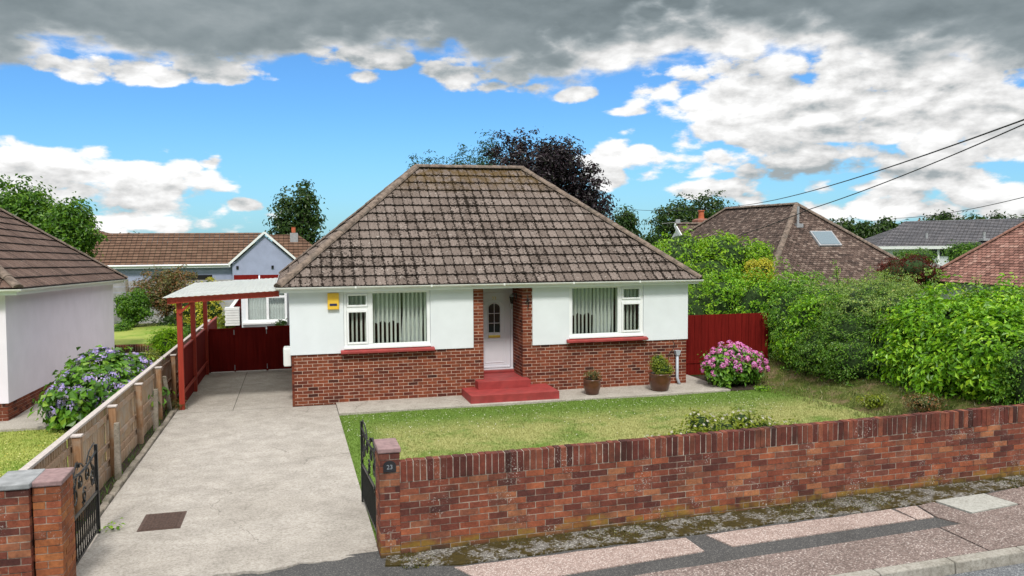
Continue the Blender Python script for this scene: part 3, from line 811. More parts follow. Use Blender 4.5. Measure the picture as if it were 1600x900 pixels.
# path along the house front
pm = MB(); pm.box(.945, 9.95, -1.17, -.002, -.16, .012); pm.box(9.4, 10.25, -1.12, 1.15, -.16, .008)
o = build('garden_path', pm, M_path, bevel=.006); o['kind'] = 'structure'

# neighbour's slab, front lawn, back patio
pm = MB(); pm.box(-9, -4.72, -.74, .40, -.2, .0); pm.box(-5.66, -4.72, .4, 3.4, -.2, -.004); pm.box(-5.66, -2.9, 3.4, 11.2, -.4, -.10)
o = build('neighbour_path', pm, M_path, bevel=.008); o['kind'] = 'structure'
def l2(x, y): return gz(y)-.075+.012*math.sin(x*2+y)
grid_sheet('neighbour_lawn', np.linspace(-16, -2.72, 20), np.linspace(-9.72, -.74, 14), l2, M_lawn2)
grid_sheet('neighbour_border_soil', np.linspace(-4.71, -2.7, 5), np.linspace(-.74, 3.4, 6), lambda x, y: gz(y)-.06, M_soil)
grid_sheet('rear_lawn', np.linspace(-9, -2.9, 6), np.linspace(11.42, 17.5, 6), lambda x, y: .16+.02*(y-11.4), M_lawn2)

# front lawn with the bank under the hedge
def lawnz(x, y):
    b = sst(x+.25*math.sin(y*1.3), 11.2, 13.2)*.42
    return gz(y)-.055+b+.008*math.sin(x*1.7)*math.sin(y*1.3)
grid_sheet('lawn', np.linspace(.945, 11.4, 60), np.linspace(-9.70, -1.175, 50), lawnz, M_lawn)
grid_sheet('bank', np.linspace(11.4, 17, 30), np.linspace(-9.7, 1.15, 40), lambda x, y: lawnz(x, y)+.02*math.sin(x*7+y*3)*math.sin(y*5), M_bank)
grid_sheet('flower_bed_soil', np.linspace(10.255, 11.4, 6), np.linspace(-1.17, 1.15, 8), lambda x, y: .0+lawnz(x, y)*.5, M_soil)

def blades(name, n, x0, x1, y0, y1, fz, m_, h=.035, wd=.010, seed=0, keep=None):
    rng = np.random.default_rng(seed)
    x = rng.uniform(x0, x1, n); y = rng.uniform(y0, y1, n)
    if keep is not None: k = keep(x, y, rng); x, y = x[k], y[k]; n = len(x)
    z = np.array([fz(a, b) for a, b in zip(x, y)])
    a = rng.uniform(0, 2*PI, n); hh = h*rng.uniform(.5, 1.4, n); lean = rng.normal(size=(n, 2))*h*.55
    c, s = np.cos(a)*wd/2, np.sin(a)*wd/2
    V = np.stack([np.stack([x-c, y-s, z-.004], 1), np.stack([x+c, y+s, z-.004], 1), np.stack([x+lean[:, 0], y+lean[:, 1], z+hh], 1)], 1).reshape(-1, 3)
    o = np_mesh(name, V, np.arange(n*3).reshape(-1, 3), m_)
    return tag(o, kind='stuff')
o = blades('lawn_grass', 170000, .95, 12.2, -9.65, -1.2, lawnz, M_lawn, .026, .014, 1)
tag(o, 'short patchy green and straw coloured lawn grass in front of the bungalow', 'grass')
o = blades('neighbour_lawn_grass', 45000, -7.5, -2.74, -9.6, -.78, l2, M_lawn2, .035, .015, 2)
tag(o, 'short green lawn grass beside the neighbouring pink house', 'grass')
o = blades('bank_grass', 5200, 11.0, 13.6, -8, 1.0, lawnz, leafm('rough_grass_leaf', [(0, (.05, .08, .015)), (.6, (.13, .16, .03)), (1, (.32, .27, .12))], .2), .08, .016, 3)
tag(o, 'rough uncut grass on the bank under the hedge', 'grass')
def specks(name, n, x0, x1, y0, y1, fz, m_, s, seed, dens=None):
    rng = np.random.default_rng(seed); x = rng.uniform(x0, x1, n); y = rng.uniform(y0, y1, n)
    if dens is not None: k = rng.random(n) < dens(x, y); x, y = x[k], y[k]
    z = np.array([fz(a, b) for a, b in zip(x, y)])+.03; p = np.stack([x, y, z], 1); nn = np.tile([0, 0, 1.], (len(x), 1))
    V, F = leaves_np(p, nn, s, rng, aspect=.9, fold=.05)
    return tag(np_mesh(name, V, F, m_), kind='stuff')
o = specks('clover_flowers', 5200, 1, 10.5, -9, -1.25, lawnz, F_white, .021, 4, lambda x, y: np.clip(1-(-1.2-y)/3.2, .05, 1))
tag(o, 'tiny white clover flowers scattered through the lawn by the house path', 'clover')
o = specks('daisies', 1500, -7, -2.8, -9, -.8, l2, F_yellow if 'F_yellow' in globals() else leafm('buttercup_petal', [(0, (.6, .5, .05)), (1, (.8, .75, .4))]), .03, 6)
tag(o, 'small pale yellow and white lawn flowers in the neighbour lawn', 'daisies')

# pavement pieces (each a sheet with a little thickness)
def flat(name, pts, m_, off=0.0, th=.06, kind='structure', f=pav):
    mb = MB(); n = len(pts)
    t_ = [(x, y, f(x, y)+off) for x, y in pts]; b_ = [(x, y, f(x, y)+off-th) for x, y in pts]
    mb.add(t_+b_, [tuple(range(n))]+[(i, (i+1) % n, (i+1) % n+n, i+n) for i in range(n)])
    bm = bmesh.new()
    o = build(name, mb, m_)
    bm.from_mesh(o.data); bmesh.ops.recalc_face_normals(bm, faces=bm.faces); bm.to_mesh(o.data); bm.free()
    if o.data.polygons[0].normal.z < 0: o.data.flip_normals()
    if kind: o['kind'] = kind
    return o
E1 = -11.70
flat('pavement_base', [(-14, E1), (26, E1), (26, -9.60), (-14, -9.60)], M_tar, -.012, .3)
rg = random.Random(3)
def ragged(p, q, n, amp):
    return [(p[0]+(q[0]-p[0])*t/n, p[1]+(q[1]-p[1])*t/n+rg.uniform(-amp, amp)) for t in range(n+1)]
flat('pavement_slab', [(1.66, -10.31)]+ragged((1.75, -10.32), (4.36, -10.36), 14, .010)+[(4.38, -10.76), (1.95, -10.90)], M_pink, 0)
flat('pavement_slab', [(4.62, -10.36)]+ragged((4.7, -10.36), (7.17, -10.34), 14, .012)+[(7.20, -10.71), (4.74, -10.74)], M_pink, .002)
flat('pavement_slab', [(7.225, -10.34), (7.54, -10.33), (7.47, -10.71), (7.225, -10.71)], M_pink, .001)
flat('pavement_slab', [(1.2, -11.14)]+ragged((2.4, -11.12), (7.27, -11.0), 20, .006)+[(7.28, E1), (1.2, E1)], M_pink_dull, -.002)
flat('pavement_slab', [(7.30, -11.0), (7.62, -10.99), (7.50, -10.72), (7.57, -10.34), (7.84, -10.28), (7.95, -10.77), (8.78, -10.70), (8.70, -10.26), (9.3, -10.18), (13.5, -10.1), (13.5, E1), (7.30, E1)], M_pink_dull, .001)
flat('pavement_cover', [(7.88, -10.27), (8.66, -10.25), (8.75, -10.68), (7.99, -10.755)], M_slab, .008)
flat('mossy_verge', [(1.0, -9.76)]+[(14, -9.76)]+ragged((14, -10.02), (8.9, -10.17), 20, .02)+ragged((7.7, -10.30), (1.72, -10.27), 30, .02)+[(.95, -10.05)], M_moss_strip, .006)
kx = [1.2, 2.12, 3.04, 3.96, 4.88, 5.80, 6.72, 7.64, 8.56, 9.48, 10.4, 11.3, 12.2, 13.1]
for i, (a, b) in enumerate(zip(kx[:-1], kx[1:])):
    mb = MB(); a += .006; b -= .006
    p = [(a, E1-.155, pav(a, E1)-.16), (b, E1-.155, pav(b, E1)-.16), (b, E1-.005, pav(b, E1)-.16), (a, E1-.005, pav(a, E1)-.16),
         (a, E1-.14, pav(a, E1)-.002), (b, E1-.14, pav(b, E1)-.002), (b, E1-.005, pav(b, E1)+.004), (a, E1-.005, pav(a, E1)+.004)]
    mb.hexa(p); o = build('kerb', mb, M_kerb, bevel=.014); o['kind'] = 'structure'
# moss tufts and litter along the foot of the wall
o = blades('verge_moss', 9000, 1.1, 12, -10.22, -9.79, pav, leafm('moss_leaf', [(0, (.02, .03, .006)), (.6, (.07, .075, .01)), (1, (.20, .17, .03))], .1), .018, .022, 8,
           keep=lambda x, y, r: (np.sin(x*2.1)+np.sin(x*5.3+1)*.6+np.sin(x*11)*.4+r.normal(size=len(x))*.5) > .1)
tag(o, 'dark green moss growing along the foot of the brick garden wall', 'moss')

# ================================================================== MAIN BUNGALOW
W_, D_ = 9.63, 6.68
bung = thing('bungalow', 'white rendered bungalow with red brick base and mossy brown hipped roof', 'bungalow', (4.8, 3.3, 0))
ZP, ZS = 1.14, 2.56
RX0, RX1, RD = 4.38, 5.34, .96
# brick plinth with piers either side of the doorway
Vs = []
Vs.append(lay((0, -.0, -.15+.09), (1, 0, 0), (0, -1, 0), 4.38, 16, seed=1, start=0))
Vs.append(lay((4.14, 0, 1.14), (1, 0, 0), (0, -1, 0), .24, 19, seed=2, start=1))
Vs.append(lay((5.34, 0, -.06), (1, 0, 0), (0, -1, 0), W_-5.34, 16, seed=3, start=1))
Vs.append(lay((5.34, 0, 1.14), (1, 0, 0), (0, -1, 0), .24, 19, seed=4, start=0))
Vs.append(lay((5.34, RD, -.06), (0, -1, 0), (-1, 0, 0), RD, 35, seed=5, start=1))
Vs.append(lay((4.38, 0, -.06), (0, 1, 0), (1, 0, 0), RD, 35, seed=6))
Vs.append(lay((0, D_, -.06-.12), (0, -1, 0), (-1, 0, 0), D_, 17, seed=7))
Vs.append(lay((W_, 0, -.06), (0, 1, 0), (1, 0, 0), D_, 16, seed=8))
mo = MB(); q_ = .0025
mo.box(q_, 4.375, q_, .25, -.3, ZP-.01); mo.box(5.345, W_-q_, q_, .25, -.3, ZP-.01)
mo.box(4.15, 4.377, .0025, .22, ZP-.02, ZS); mo.box(5.343, 5.57, .0025, .22, ZP-.02, ZS)
mo.box(4.14, 4.3775, .22, RD, -.3, ZS); mo.box(5.3425, 5.57, .22, RD, -.3, ZS)
mo.box(q_, .25, .25, D_-.1, -.4, ZP-.01); mo.box(W_-.25, W_-q_, .25, D_-.1, -.3, ZP-.01); mo.box(.2, W_-.2, D_-.25, D_-.02, -.4, ZP-.01)
brick_mesh('brickwork', Vs, M_brick_house, mo, M_mortar_house, bung)
# render panels, proud of the brick
rm = MB(); yo, yi = -.028, .22
rm.box(-.028, 1.15, yo, yi, ZP-.01, ZS); rm.box(3.12, 4.135, yo, yi, ZP-.01, ZS)
rm.box(5.578, 6.51, yo, yi, ZP-.01, ZS); rm.box(8.45, W_+.028, yo, yi, ZP-.01, ZS)
rm.box(-.028, .22, .221, D_, ZP-.01, ZS); rm.box(W_-.22, W_+.028, .221, D_, ZP-.01, ZS); rm.box(.221, W_-.221, D_-.22, D_+.02, ZP-.009, ZS)
build('render_wall', rm, M_white_render, bung, bevel=.006)
im = MB(); im.box(.23, W_-.23, 3.4, 3.5, -.05, ZS-.01); im.box(.23, W_-.23, .26, 3.4, -.1, -.02); im.box(.23, W_-.23, .26, 3.4, ZS-.012, ZS-.006); im.box(3.6, 3.7, 1.0, 3.4, 0, ZS-.02); im.box(6.0, 6.1, 1.0, 3.4, 0, ZS-.02)
build('interior', im, M_room, bung)
# roof
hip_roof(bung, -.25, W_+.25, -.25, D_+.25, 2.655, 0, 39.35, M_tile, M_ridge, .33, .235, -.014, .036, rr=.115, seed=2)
fm = MB(); o_ = .215
fm.box(-o_, W_+o_, -o_, -o_+.022, 2.53, 2.668); fm.box(-o_, W_+o_, D_+o_-.022, D_+o_, 2.53, 2.668)
fm.box(-o_, -o_+.022, -o_+.023, D_+o_-.023, 2.53, 2.668); fm.box(W_+o_-.022, W_+o_, -o_+.023, D_+o_-.023, 2.53, 2.668)
fm.box(-o_+.023, W_+o_-.023, -o_+.023, D_+o_-.023, ZS-.002, ZS+.008)
build('fascia', fm, M_upvc, bung)
def gutter(parent, pts, m_=M_upvc_dirty, r=.055):
    mb = MB()
    for a, b in pts:
        a = Vector(a); b = Vector(b); d = (b-a).normalized(); sd_ = Vector((d.y, -d.x, 0)); n = 8
        vs = []
        for p in (a, b):
            for t in range(n+1):
                an = PI+PI*t/n; vs.append(p+sd_*math.cos(an)*r+Vector((0, 0, math.sin(an)*r)))
            for t in range(n, -1, -1):
                an = PI+PI*t/n; vs.append(p+sd_*math.cos(an)*r*.86+Vector((0, 0, math.sin(an)*r*.86)))
        k = 2*(n+1); mb.add(vs, [(i, (i+1) % k, (i+1) % k+k, i+k) for i in range(k)]+[tuple(range(k)), tuple(range(k, 2*k))[::-1]])
        L = (b-a).length; nb = int(L/2)
        for i in range(1, nb+1):
            c = a+d*(L*i/(nb+1)); c = c-Vector((0, 0, r*.25)); mb.box(c.x-.02, c.x+.02, c.y-r*1.12, c.y-r*.95, c.z-.03, c.z+.02) if abs(d.x) > .5 else None
    return build('gutter', mb, m_, parent)
gutter(bung, [((-.3, -.27, 2.655), (W_+.3, -.27, 2.64)), ((-.27, -.2, 2.65), (-.27, D_+.2, 2.65)), ((W_+.27, -.2, 2.65), (W_+.27, D_+.2, 2.65))])

def frame_bars(mb, x0, x1, z0, z1, y0, y1, t):
    mb.box(x0, x1, y0, y1, z0, z0+t); mb.box(x0, x1, y0, y1, z1-t, z1)
    mb.box(x0, x0+t, y0+.001, y1-.001, z0+t, z1-t); mb.box(x1-t, x1, y0+.001, y1-.001, z0+t, z1-t)
def win(x0, x1, z0, z1, mull, side, seed):
    """main picture pane plus a side casement under a top opener"""
    mb = MB(); ya, yb = .0, .07
    frame_bars(mb, x0, x1, z0, z1, ya, yb, .062)
    mb.box(mull-.045, mull+.045, ya-.004, yb, z0+.062, z1-.062)
    sx0, sx1 = (x0+.062, mull-.045) if side == 'l' else (mull+.045, x1-.062)
    px0, px1 = (mull+.045, x1-.062) if side == 'l' else (x0+.062, mull-.045)
    zt = z1-.40
    mb.box(sx0, sx1, ya-.003, yb, zt-.04, zt+.04)
    frame_bars(mb, sx0+.004, sx1-.004, z0+.064, zt-.042, -.022, .05, .042)
    frame_bars(mb, sx0+.004, sx1-.004, zt+.042, z1-.064, -.022, .05, .042)
    mb.box(px0, px0+.016, -.006, .05, z0+.062, z1-.062); mb.box(px1-.016, px1, -.006, .05, z0+.062, z1-.062)
    mb.box(x0-.01, x1+.01, -.05, .06, z0-.045, z0)
    wf = build('window', mb, M_upvc, bung, bevel=.005)
    for (a, b, c, d_) in ((px0+.01, px1-.01, z0+.06, z1-.06), (sx0+.03, sx1-.03, z0+.09, zt-.07), (sx0+.03, sx1-.03, zt+.07, z1-.09)):
        gm = MB(); gm.poly([(a, .012, c), (b, .012, c), (b, .012, d_), (a, .012, d_)]); build('pane', gm, M_glass, wf)
    rg_ = random.Random(seed); bl = MB(); x = x0+.10
    while x < x1-.08:
        an = -R_(rg_.uniform(62, 70) if x < 5 else rg_.uniform(74, 84)); zb = z0+rg_.uniform(.02, .05); dx_, dy_ = .044*math.cos(an), .044*math.sin(an)
        sw = rg_.uniform(-.006, .006)
        bl.add([(x-dx_+sw, .14-dy_, zb), (x+dx_+sw, .14+dy_, zb), (x+dx_, .14+dy_, z1-.03), (x-dx_, .14-dy_, z1-.03)], [(0, 1, 2, 3)])
        x += .098
    bl.box(x0+.05, x1-.05, .11, .17, z1-.05, z1-.01)
    build('blind', bl, M_blind, wf)
    # net curtains drawn to one side behind the blind
    cu = MB(); n = 60; cx0, cx1 = (px0, px0+.85)
    for (c0, c1, lean, zl) in ((px0-.05, px0+.62, .02, z0+.52), (px1-.50, px1-.02, -.12, z0-.1), (sx0-.05, sx1+.05, 0, z1-.45)):
        vs = []; 
        for k in range(n+1):
            xx = c0+(c1-c0)*k/n; yy = .26+.025*math.sin(k*1.1)
            vs += [(xx+lean*.8, yy, zl+.03*math.sin(k*.3)), (xx, yy, z1)]
        cu.add(vs, [(2*k, 2*k+2, 2*k+3, 2*k+1) for k in range(n)])
    build('curtain', cu, M_net, wf)
    sl = MB(); a, b = x0-.085, x1+.085
    sl.hexa([(a, -.15, z0-.135), (b, -.15, z0-.135), (b, .02, z0-.135), (a, .02, z0-.135), (a, -.15, z0-.088), (b, -.15, z0-.088), (b, .02, z0-.046), (a, .02, z0-.046)])
    build('sill', sl, M_red_paint, wf, bevel=.006)
win(1.155, 3.115, 1.26, 2.53, 1.74, 'l', 1)
win(6.515, 8.445, 1.30, 2.535, 7.83, 'r', 2)

# door in its recess
DZ = .44
dmn = MB(); yd = RD-.06
dmn.box(4.385, 4.445, yd-.02, yd+.05, DZ, ZS); dmn.box(5.275, 5.335, yd-.02, yd+.05, DZ, ZS); dmn.box(4.445, 5.275, yd-.02, yd+.05, ZS-.20, ZS)
dmn.box(4.385, 5.335, yd-.045, yd+.05, DZ-.0, DZ+.035)
build('door_frame', dmn, M_door, bung, bevel=.004)
xc = 4.86; leaf = MB()
leaf.box(4.45, 5.27, yd, yd+.044, DZ+.04, ZS-.205)
door = build('door', leaf, M_door, bung, bevel=.003)
def outline_bar(mb, pts, r, y):
    mb.tube([(p[0], y, p[1]) for p in pts], r, 6)
ml = MB()
arch = lambda cx, hw, zb, zs, rise, n=9: [(cx-hw, zb), (cx-hw, zs)]+[(cx-hw*math.cos(PI*k/n), zs+rise*math.sin(PI*k/n)) for k in range(1, n)]+[(cx+hw, zs), (cx+hw, zb), (cx-hw, zb)]
outline_bar(ml, arch(xc, .27, DZ+.9, 1.98, .2), .010, yd)
outline_bar(ml, [(xc-.24, DZ+.18), (xc-.24, DZ+.72), (xc+.24, DZ+.72), (xc+.24, DZ+.18), (xc-.24, DZ+.18)], .011, yd)
outline_bar(ml, [(xc-.30, DZ+.12), (xc-.30, DZ+.78), (xc+.30, DZ+.78), (xc+.30, DZ+.12), (xc-.30, DZ+.12)], .007, yd)
ml.box(4.46, 5.26, yd-.03, yd, DZ+.05, DZ+.085)
build('moulding', ml, M_door, door)
gl = MB(); hw = .155
pts_ = arch(xc, hw, 1.36, 1.98, .12)[:-1]
gl.prism([(p[0], yd-.006, p[1]) for p in pts_], (0, .008, 0)); build('pane', gl, M_darkglass, door)
gb = MB(); outline_bar(gb, arch(xc, hw, 1.36, 1.98, .12), .013, yd-.008)
outline_bar(gb, [(xc, 1.36), (xc, 2.10)], .008, yd-.010); outline_bar(gb, [(xc-hw, 1.60), (xc+hw, 1.60)], .008, yd-.010); outline_bar(gb, [(xc-hw, 1.84), (xc+hw, 1.84)], .008, yd-.010)
build('glazing_bar', gb, M_door, door)
lb = MB(); lb.box(xc-.15, xc+.15, yd-.018, yd, 1.235, 1.30); lb.box(xc-.12, xc+.12, yd-.026, yd-.018, 1.25, 1.285)
build('letterbox', lb, M_gold, door, bevel=.004)
kn = MB(); kn.tube([(4.50, yd-.03, 1.42), (4.50, yd-.03, 1.56)], .012, 8); kn.box(4.485, 4.515, yd-.02, yd, 1.40, 1.58); build('handle', kn, M_gold, door)
text_part('house_number', '23', .115, (xc, yd-.004, 2.21), Euler((PI/2, 0, 0)), M_gold, door)
# steps
st = MB(); st.box(3.84, 5.92, -1.03, -.002, -.1, .195); build('bottom_step', st, M_red_paint, bung, bevel=.012)
st = MB(); st.box(4.16, 5.43, -.36, -.004, .19, .375); st.box(4.384, 5.336, -.004, RD-.05, .1, .378); st.box(4.384, 5.336, RD-.20, RD-.04, .38, .437); build('top_step', st, M_red_paint, bung, bevel=.01)
# side extension at the back left, seen over the red gates
ex = MB(); EY = 9.0
ex.box(-1.55, -1.42, EY, EY+3, -.3, 2.30); ex.box(-1.42, -.02, EY, EY+.12, -.3, 1.02); ex.box(-.12, .25, D_+.03, EY+3, -.3, 2.30); ex.box(-1.42, -.12, EY+.001, EY+.12, 2.16, 2.30)
build('extension_wall', ex, M_white_render, bung)
ew = MB(); frame_bars(ew, -1.42, -.13, 1.02, 2.16, EY-.01, EY+.06, .075); ew.box(-.78, -.70, EY-.012, EY+.06, 1.10, 2.08); ew.box(-.70, -.2, EY-.011, EY+.06, 1.80, 1.87); ew.box(-1.52, -.03, EY-.12, EY+.02, .96, 1.02)
wf = build('window', ew, M_upvc, bung)
pn = MB(); pn.poly([(-1.36, EY+.02, 1.08), (-.2, EY+.02, 1.08), (-.2, EY+.02, 2.10), (-1.36, EY+.02, 2.10)]); build('pane', pn, M_glass, wf)
cu = MB(); vs = []; n = 70
for k in range(n+1): vs += [(-1.38+1.22*k/n, EY+.16+.02*math.sin(k*1.3), 1.0), (-1.38+1.22*k/n, EY+.16+.02*math.sin(k*1.3), 2.2)]
cu.add(vs, [(2*k, 2*k+2, 2*k+3, 2*k+1) for k in range(n)]); build('curtain', cu, M_net, wf)
ex = MB(); ex.box(-1.75, .2, EY-.25, EY+3, 2.30, 2.40); build('extension_roof', ex, M_upvc, bung)
ex = MB(); ex.box(-1.75, -1.0, EY-.1, EY, 2.41, 2.56); ex.box(-.95, -.1, EY-.1, EY, 2.41, 2.55); build('extension_fascia', ex, M_red_wood, bung)

# small fittings on the house
o = MB(); o.box(.80, 1.05, -.10, -.028, 2.13, 2.50); a = thing('alarm_box', 'yellow alarm box with dark blue band on the white wall left of the window', 'alarm box', (.92, -.06, 2.13))
build('casing', o, M_yellow, a, bevel=.012); o = MB(); o.box(.845, 1.005, -.106, -.099, 2.215, 2.265); build('label_band', o, M_navy, a)
o = MB(); o.box(.875, .975, -.108, -.1, 2.40, 2.412); build('slot', o, M_yellow, a)
a = thing('wall_lamp', 'small lantern on a bracket on the brick side of the porch by the front door', 'lantern', (5.32, .55, 2.0))
o = MB(); o.tube([(5.335, .55, 2.30), (5.27, .55, 2.36), (5.22, .55, 2.33)], .01, 6); o.box(5.325, 5.338, .51, .59, 2.22, 2.36); build('bracket', o, M_black_iron, a)
o = MB(); o.lathe([(.03, -.12), (.06, .03), (.06, .05), (.0, .11)], (5.22, .55, 2.22), 6); build('lamp_shade', o, M_darkglass, a)
o = MB(); o.lathe([(.07, 0), (.05, .03), (.015, .07), (.0, .08)], (5.22, .55, 2.27), 6); build('lamp_cap', o, M_lead, a); o = MB(); o.tube([(5.22, .55, 2.1), (5.22, .55, 1.97)], .014, 8); build('finial', o, M_lead, a)
a = MB(); a.tube([(5.46, -.03, 2.34), (5.46, -.05, 2.26), (5.43, -.05, 2.20), (5.49, -.05, 2.14), (5.46, -.05, 2.05), (5.46, -.02, 2.0)], .011, 6); a.tube([(5.40, -.04, 2.18), (5.52, -.04, 2.22)], .010, 6); a.lathe([(0, -.03), (.03, 0), (0, .03)], (5.46, -.06, 2.24), 8)
tag(build('door_chime', a, M_black_iron), 'small black ironwork ornament on the brick pier right of the doorway', 'ornament')
a = thing('meter_box', 'white meter box on the side wall of the bungalow above the driveway', 'meter box', (-.1, .35, .87))
o = MB(); o.box(-.17, -.01, .14, .60, .86, 1.27); build('casing', o, M_upvc_dirty, a, bevel=.02); o = MB(); o.box(-.178, -.170, .18, .56, .89, 1.24); build('door', o, M_upvc_dirty, a, bevel=.003)
a = thing('waste_pipe', 'grey hopper and waste pipe on the brick base beside the larger pot', 'drainpipe', (9.35, -.08, 0))
o = MB(); o.hexa([(9.31, -.12, .74), (9.39, -.12, .74), (9.39, -.01, .74), (9.31, -.01, .74), (9.28, -.14, .86), (9.42, -.14, .86), (9.42, -.01, .86), (9.28, -.01, .86)]); build('hopper', o, M_grey_pipe, a)
o = MB(); o.tube([(9.35, -.07, .75), (9.35, -.07, .18), (9.38, -.14, .02)], .035, 12); build('pipe', o, M_grey_pipe, a, True)
a = MB(); a.tube([(9.24, -.012, 1.12), (9.30, -.014, 1.02), (9.27, -.014, .9), (9.16, -.014, .78), (9.13, -.014, .62)], .006, 6)
tag(build('cable', a, M_wire), 'thin dark cable looping down the brick base above the waste pipe', 'cable')

# pots with plants
def pot(x, y, rad, h, label, plab, seed):
    p = thing('plant_pot', label, 'plant pot', (x, y, .012), 'brown glazed pots on the front path')
    o = MB(); r = rad
    o.lathe([(0, 0), (r*.66, 0), (r*.72, .01), (r*.93, h*.45), (r*.98, h*.68), (r*.93, h*.86), (r*1.0, h*.93), (r*1.02, h), (r*.9, h), (r*.86, h*.9), (0, h*.88)], (x, y, .012), 36)
    build('pot', o, M_clay, p, True)
    o = MB(); o.lathe([(0, 0), (r*.87, 0)], (x, y, .012+h*.9), 20); build('soil', o, M_soil, p)
    return p
pot(6.83, -.72, .21, .36, 'smaller brown glazed pot holding a sparse little plant', '', 1)
pot(8.56, -.74, .27, .42, 'larger brown glazed pot holding a bushy green conical plant', '', 2)
shrub('potted_shrub', 'sparse little green and bronze plant in the smaller pot', 'potted plant', [(6.83, -.72, .45, .15, .15, .12), (6.88, -.74, .52, .08, .08, .12)], 420, .055, L_rusty, 3, base=(6.83, -.72, .34), corek=.4, aspect=.5)
shrub('potted_shrub', 'bushy bright green plant in the larger pot by the waste pipe', 'potted plant', [(8.60, -.74, .54, .25, .24, .17), (8.54, -.74, .68, .18, .18, .17), (8.52, -.74, .78, .11, .11, .10), (8.70, -.78, .48, .15, .16, .11)], 3200, .042, L_olive, 4, base=(8.56, -.74, .40), corek=.8)

# ================================================================== CARPORT, GATES, FENCES ON THE LEFT
cp = thing('carport', 'red timber carport with a white corrugated sheet roof over the driveway', 'carport', (-1.3, 3, -.05))
for y in (.30, 2.75, 5.72):
    o = MB(); z1 = 2.36+.0*y; o.box(-2.39, -2.28, y-.055, y+.055, gz(y), 2.34); build('post', o, M_red_beam, cp, bevel=.004)
o = MB()
o.beam((-2.56, .16, 2.395), (-.24, .16, 2.50), .05, .125); o.beam((-2.33, .2, 2.36), (-2.33, 6.1, 2.36), .05, .10); o.beam((-2.50, 3, 2.41), (-.24, 3, 2.50), .05, .10); o.beam((-2.50, 6.0, 2.41), (-.24, 6.0, 2.50), .05, .12)
o.beam((-2.33, .22, 2.12), (-2.05, .22, 2.37), .05, .05)
build('beam', o, M_red_beam, cp)
o = MB(); n = 120; x0, x1 = -2.64, -.235; vs = []
for k in range(n+1):
    x = x0+(x1-x0)*k/n; z = 2.475+.105*(k/n)+.005*math.sin(k*PI/3.2)
    vs += [(x, .04, z), (x, 6.2, z-.0), (x, .04, z-.008), (x, 6.2, z-.008)]
o.add(vs, [f_ for k in range(n) for f_ in ((4*k, 4*k+4, 4*k+5, 4*k+1), (4*k+2, 4*k+3, 4*k+7, 4*k+6), (4*k, 4*k+2, 4*k+6, 4*k+4))])
build('roof_sheet', o, M_corr, cp)
# red side fence and double gates
def boards(mb, a, b, z0, z1, t=.016, wd=.10, gap=.003, seed=0, off=(0, 0), zf=None):
    a = Vector(a); b = Vector(b); L = (b-a).length; d = (b-a)/L; nn = Vector((-d.y, d.x, 0)); r_ = random.Random(seed); k = int(L/wd)
    for i in range(k):
        p = a+d*(i*L/k+gap/2); q = a+d*((i+1)*L/k-gap/2); e = nn*(t*.5+(t*.5 if i % 2 else 0)); f0 = nn*(-t*.5)
        lo = z0 if zf is None else z0+zf(p.y); hi = z1 if zf is None else z1+zf(p.y)
        mb.hexa([(p.x+f0.x, p.y+f0.y, lo), (q.x+f0.x, q.y+f0.y, lo), (q.x+e.x, q.y+e.y, lo), (p.x+e.x, p.y+e.y, lo), (p.x+f0.x, p.y+f0.y, hi), (q.x+f0.x, q.y+f0.y, hi), (q.x+e.x, q.y+e.y, hi), (p.x+e.x, p.y+e.y, hi)])
rf = thing('red_side_fence', 'dark red boarded fence between the carport posts beside the driveway', 'fence', (-2.36, 3, 0))
o = MB(); boards(o, (-2.36, .36), (-2.36, 5.66), .02, 1.27, wd=.11, seed=1, zf=gz, gap=0); boards(o, (-2.36, 5.80), (-2.36, 9.5), .02, 1.33, wd=.11, seed=2, zf=gz); build('board_panel', o, M_red_wood, rf)
o = MB(); o.beam((-2.36, .36, 1.285), (-2.36, 5.66, 1.19), .06, .03); o.beam((-2.36, 5.8, 1.24), (-2.36, 9.5, 1.18), .06, .03); o.beam((-2.31, .36, .35), (-2.31, 5.66, .26), .03, .07); build('rail', o, M_red_beam, rf)
gt = thing('driveway_gates', 'dark red solid boarded gates closing the back of the driveway under the carport', 'gates', (-1.15, 5.9, -.1))
for (a, b, zt) in ((-2.27, -1.60, 1.14), (-1.58, -.72, 1.15), (-.68, -.02, 1.17)):
    o = MB(); boards(o, (b, 5.9), (a, 5.9), -.07, zt, wd=.105, seed=3); o.box(a, b, 5.909, 5.922, -.06, zt-.01); g_ = build('gate_leaf', o, M_red_wood, gt)
    o = MB(); o.box(a, b, 5.865, 5.885, zt-.02, zt+.03); build('top_rail', o, M_red_wood, g_)
for x in (-1.60, -.71):
    for z in (-.03, .98): o = MB(); o.box(x, x+.02, 5.85, 5.875, z, z+.14); build('bolt', o, M_lead, gt)
o = MB(); o.box(-1.61, -1.57, 5.925, 5.96, -.1, 1.1); o.box(-.73, -.67, 5.925, 5.96, -.1, 1.1); o.box(-2.32, -2.25, 5.925, 5.96, -.1, 1.1); o.box(-2.28, -.01, 5.96, 5.99, .2, .3); build('frame', o, M_red_wood, gt)
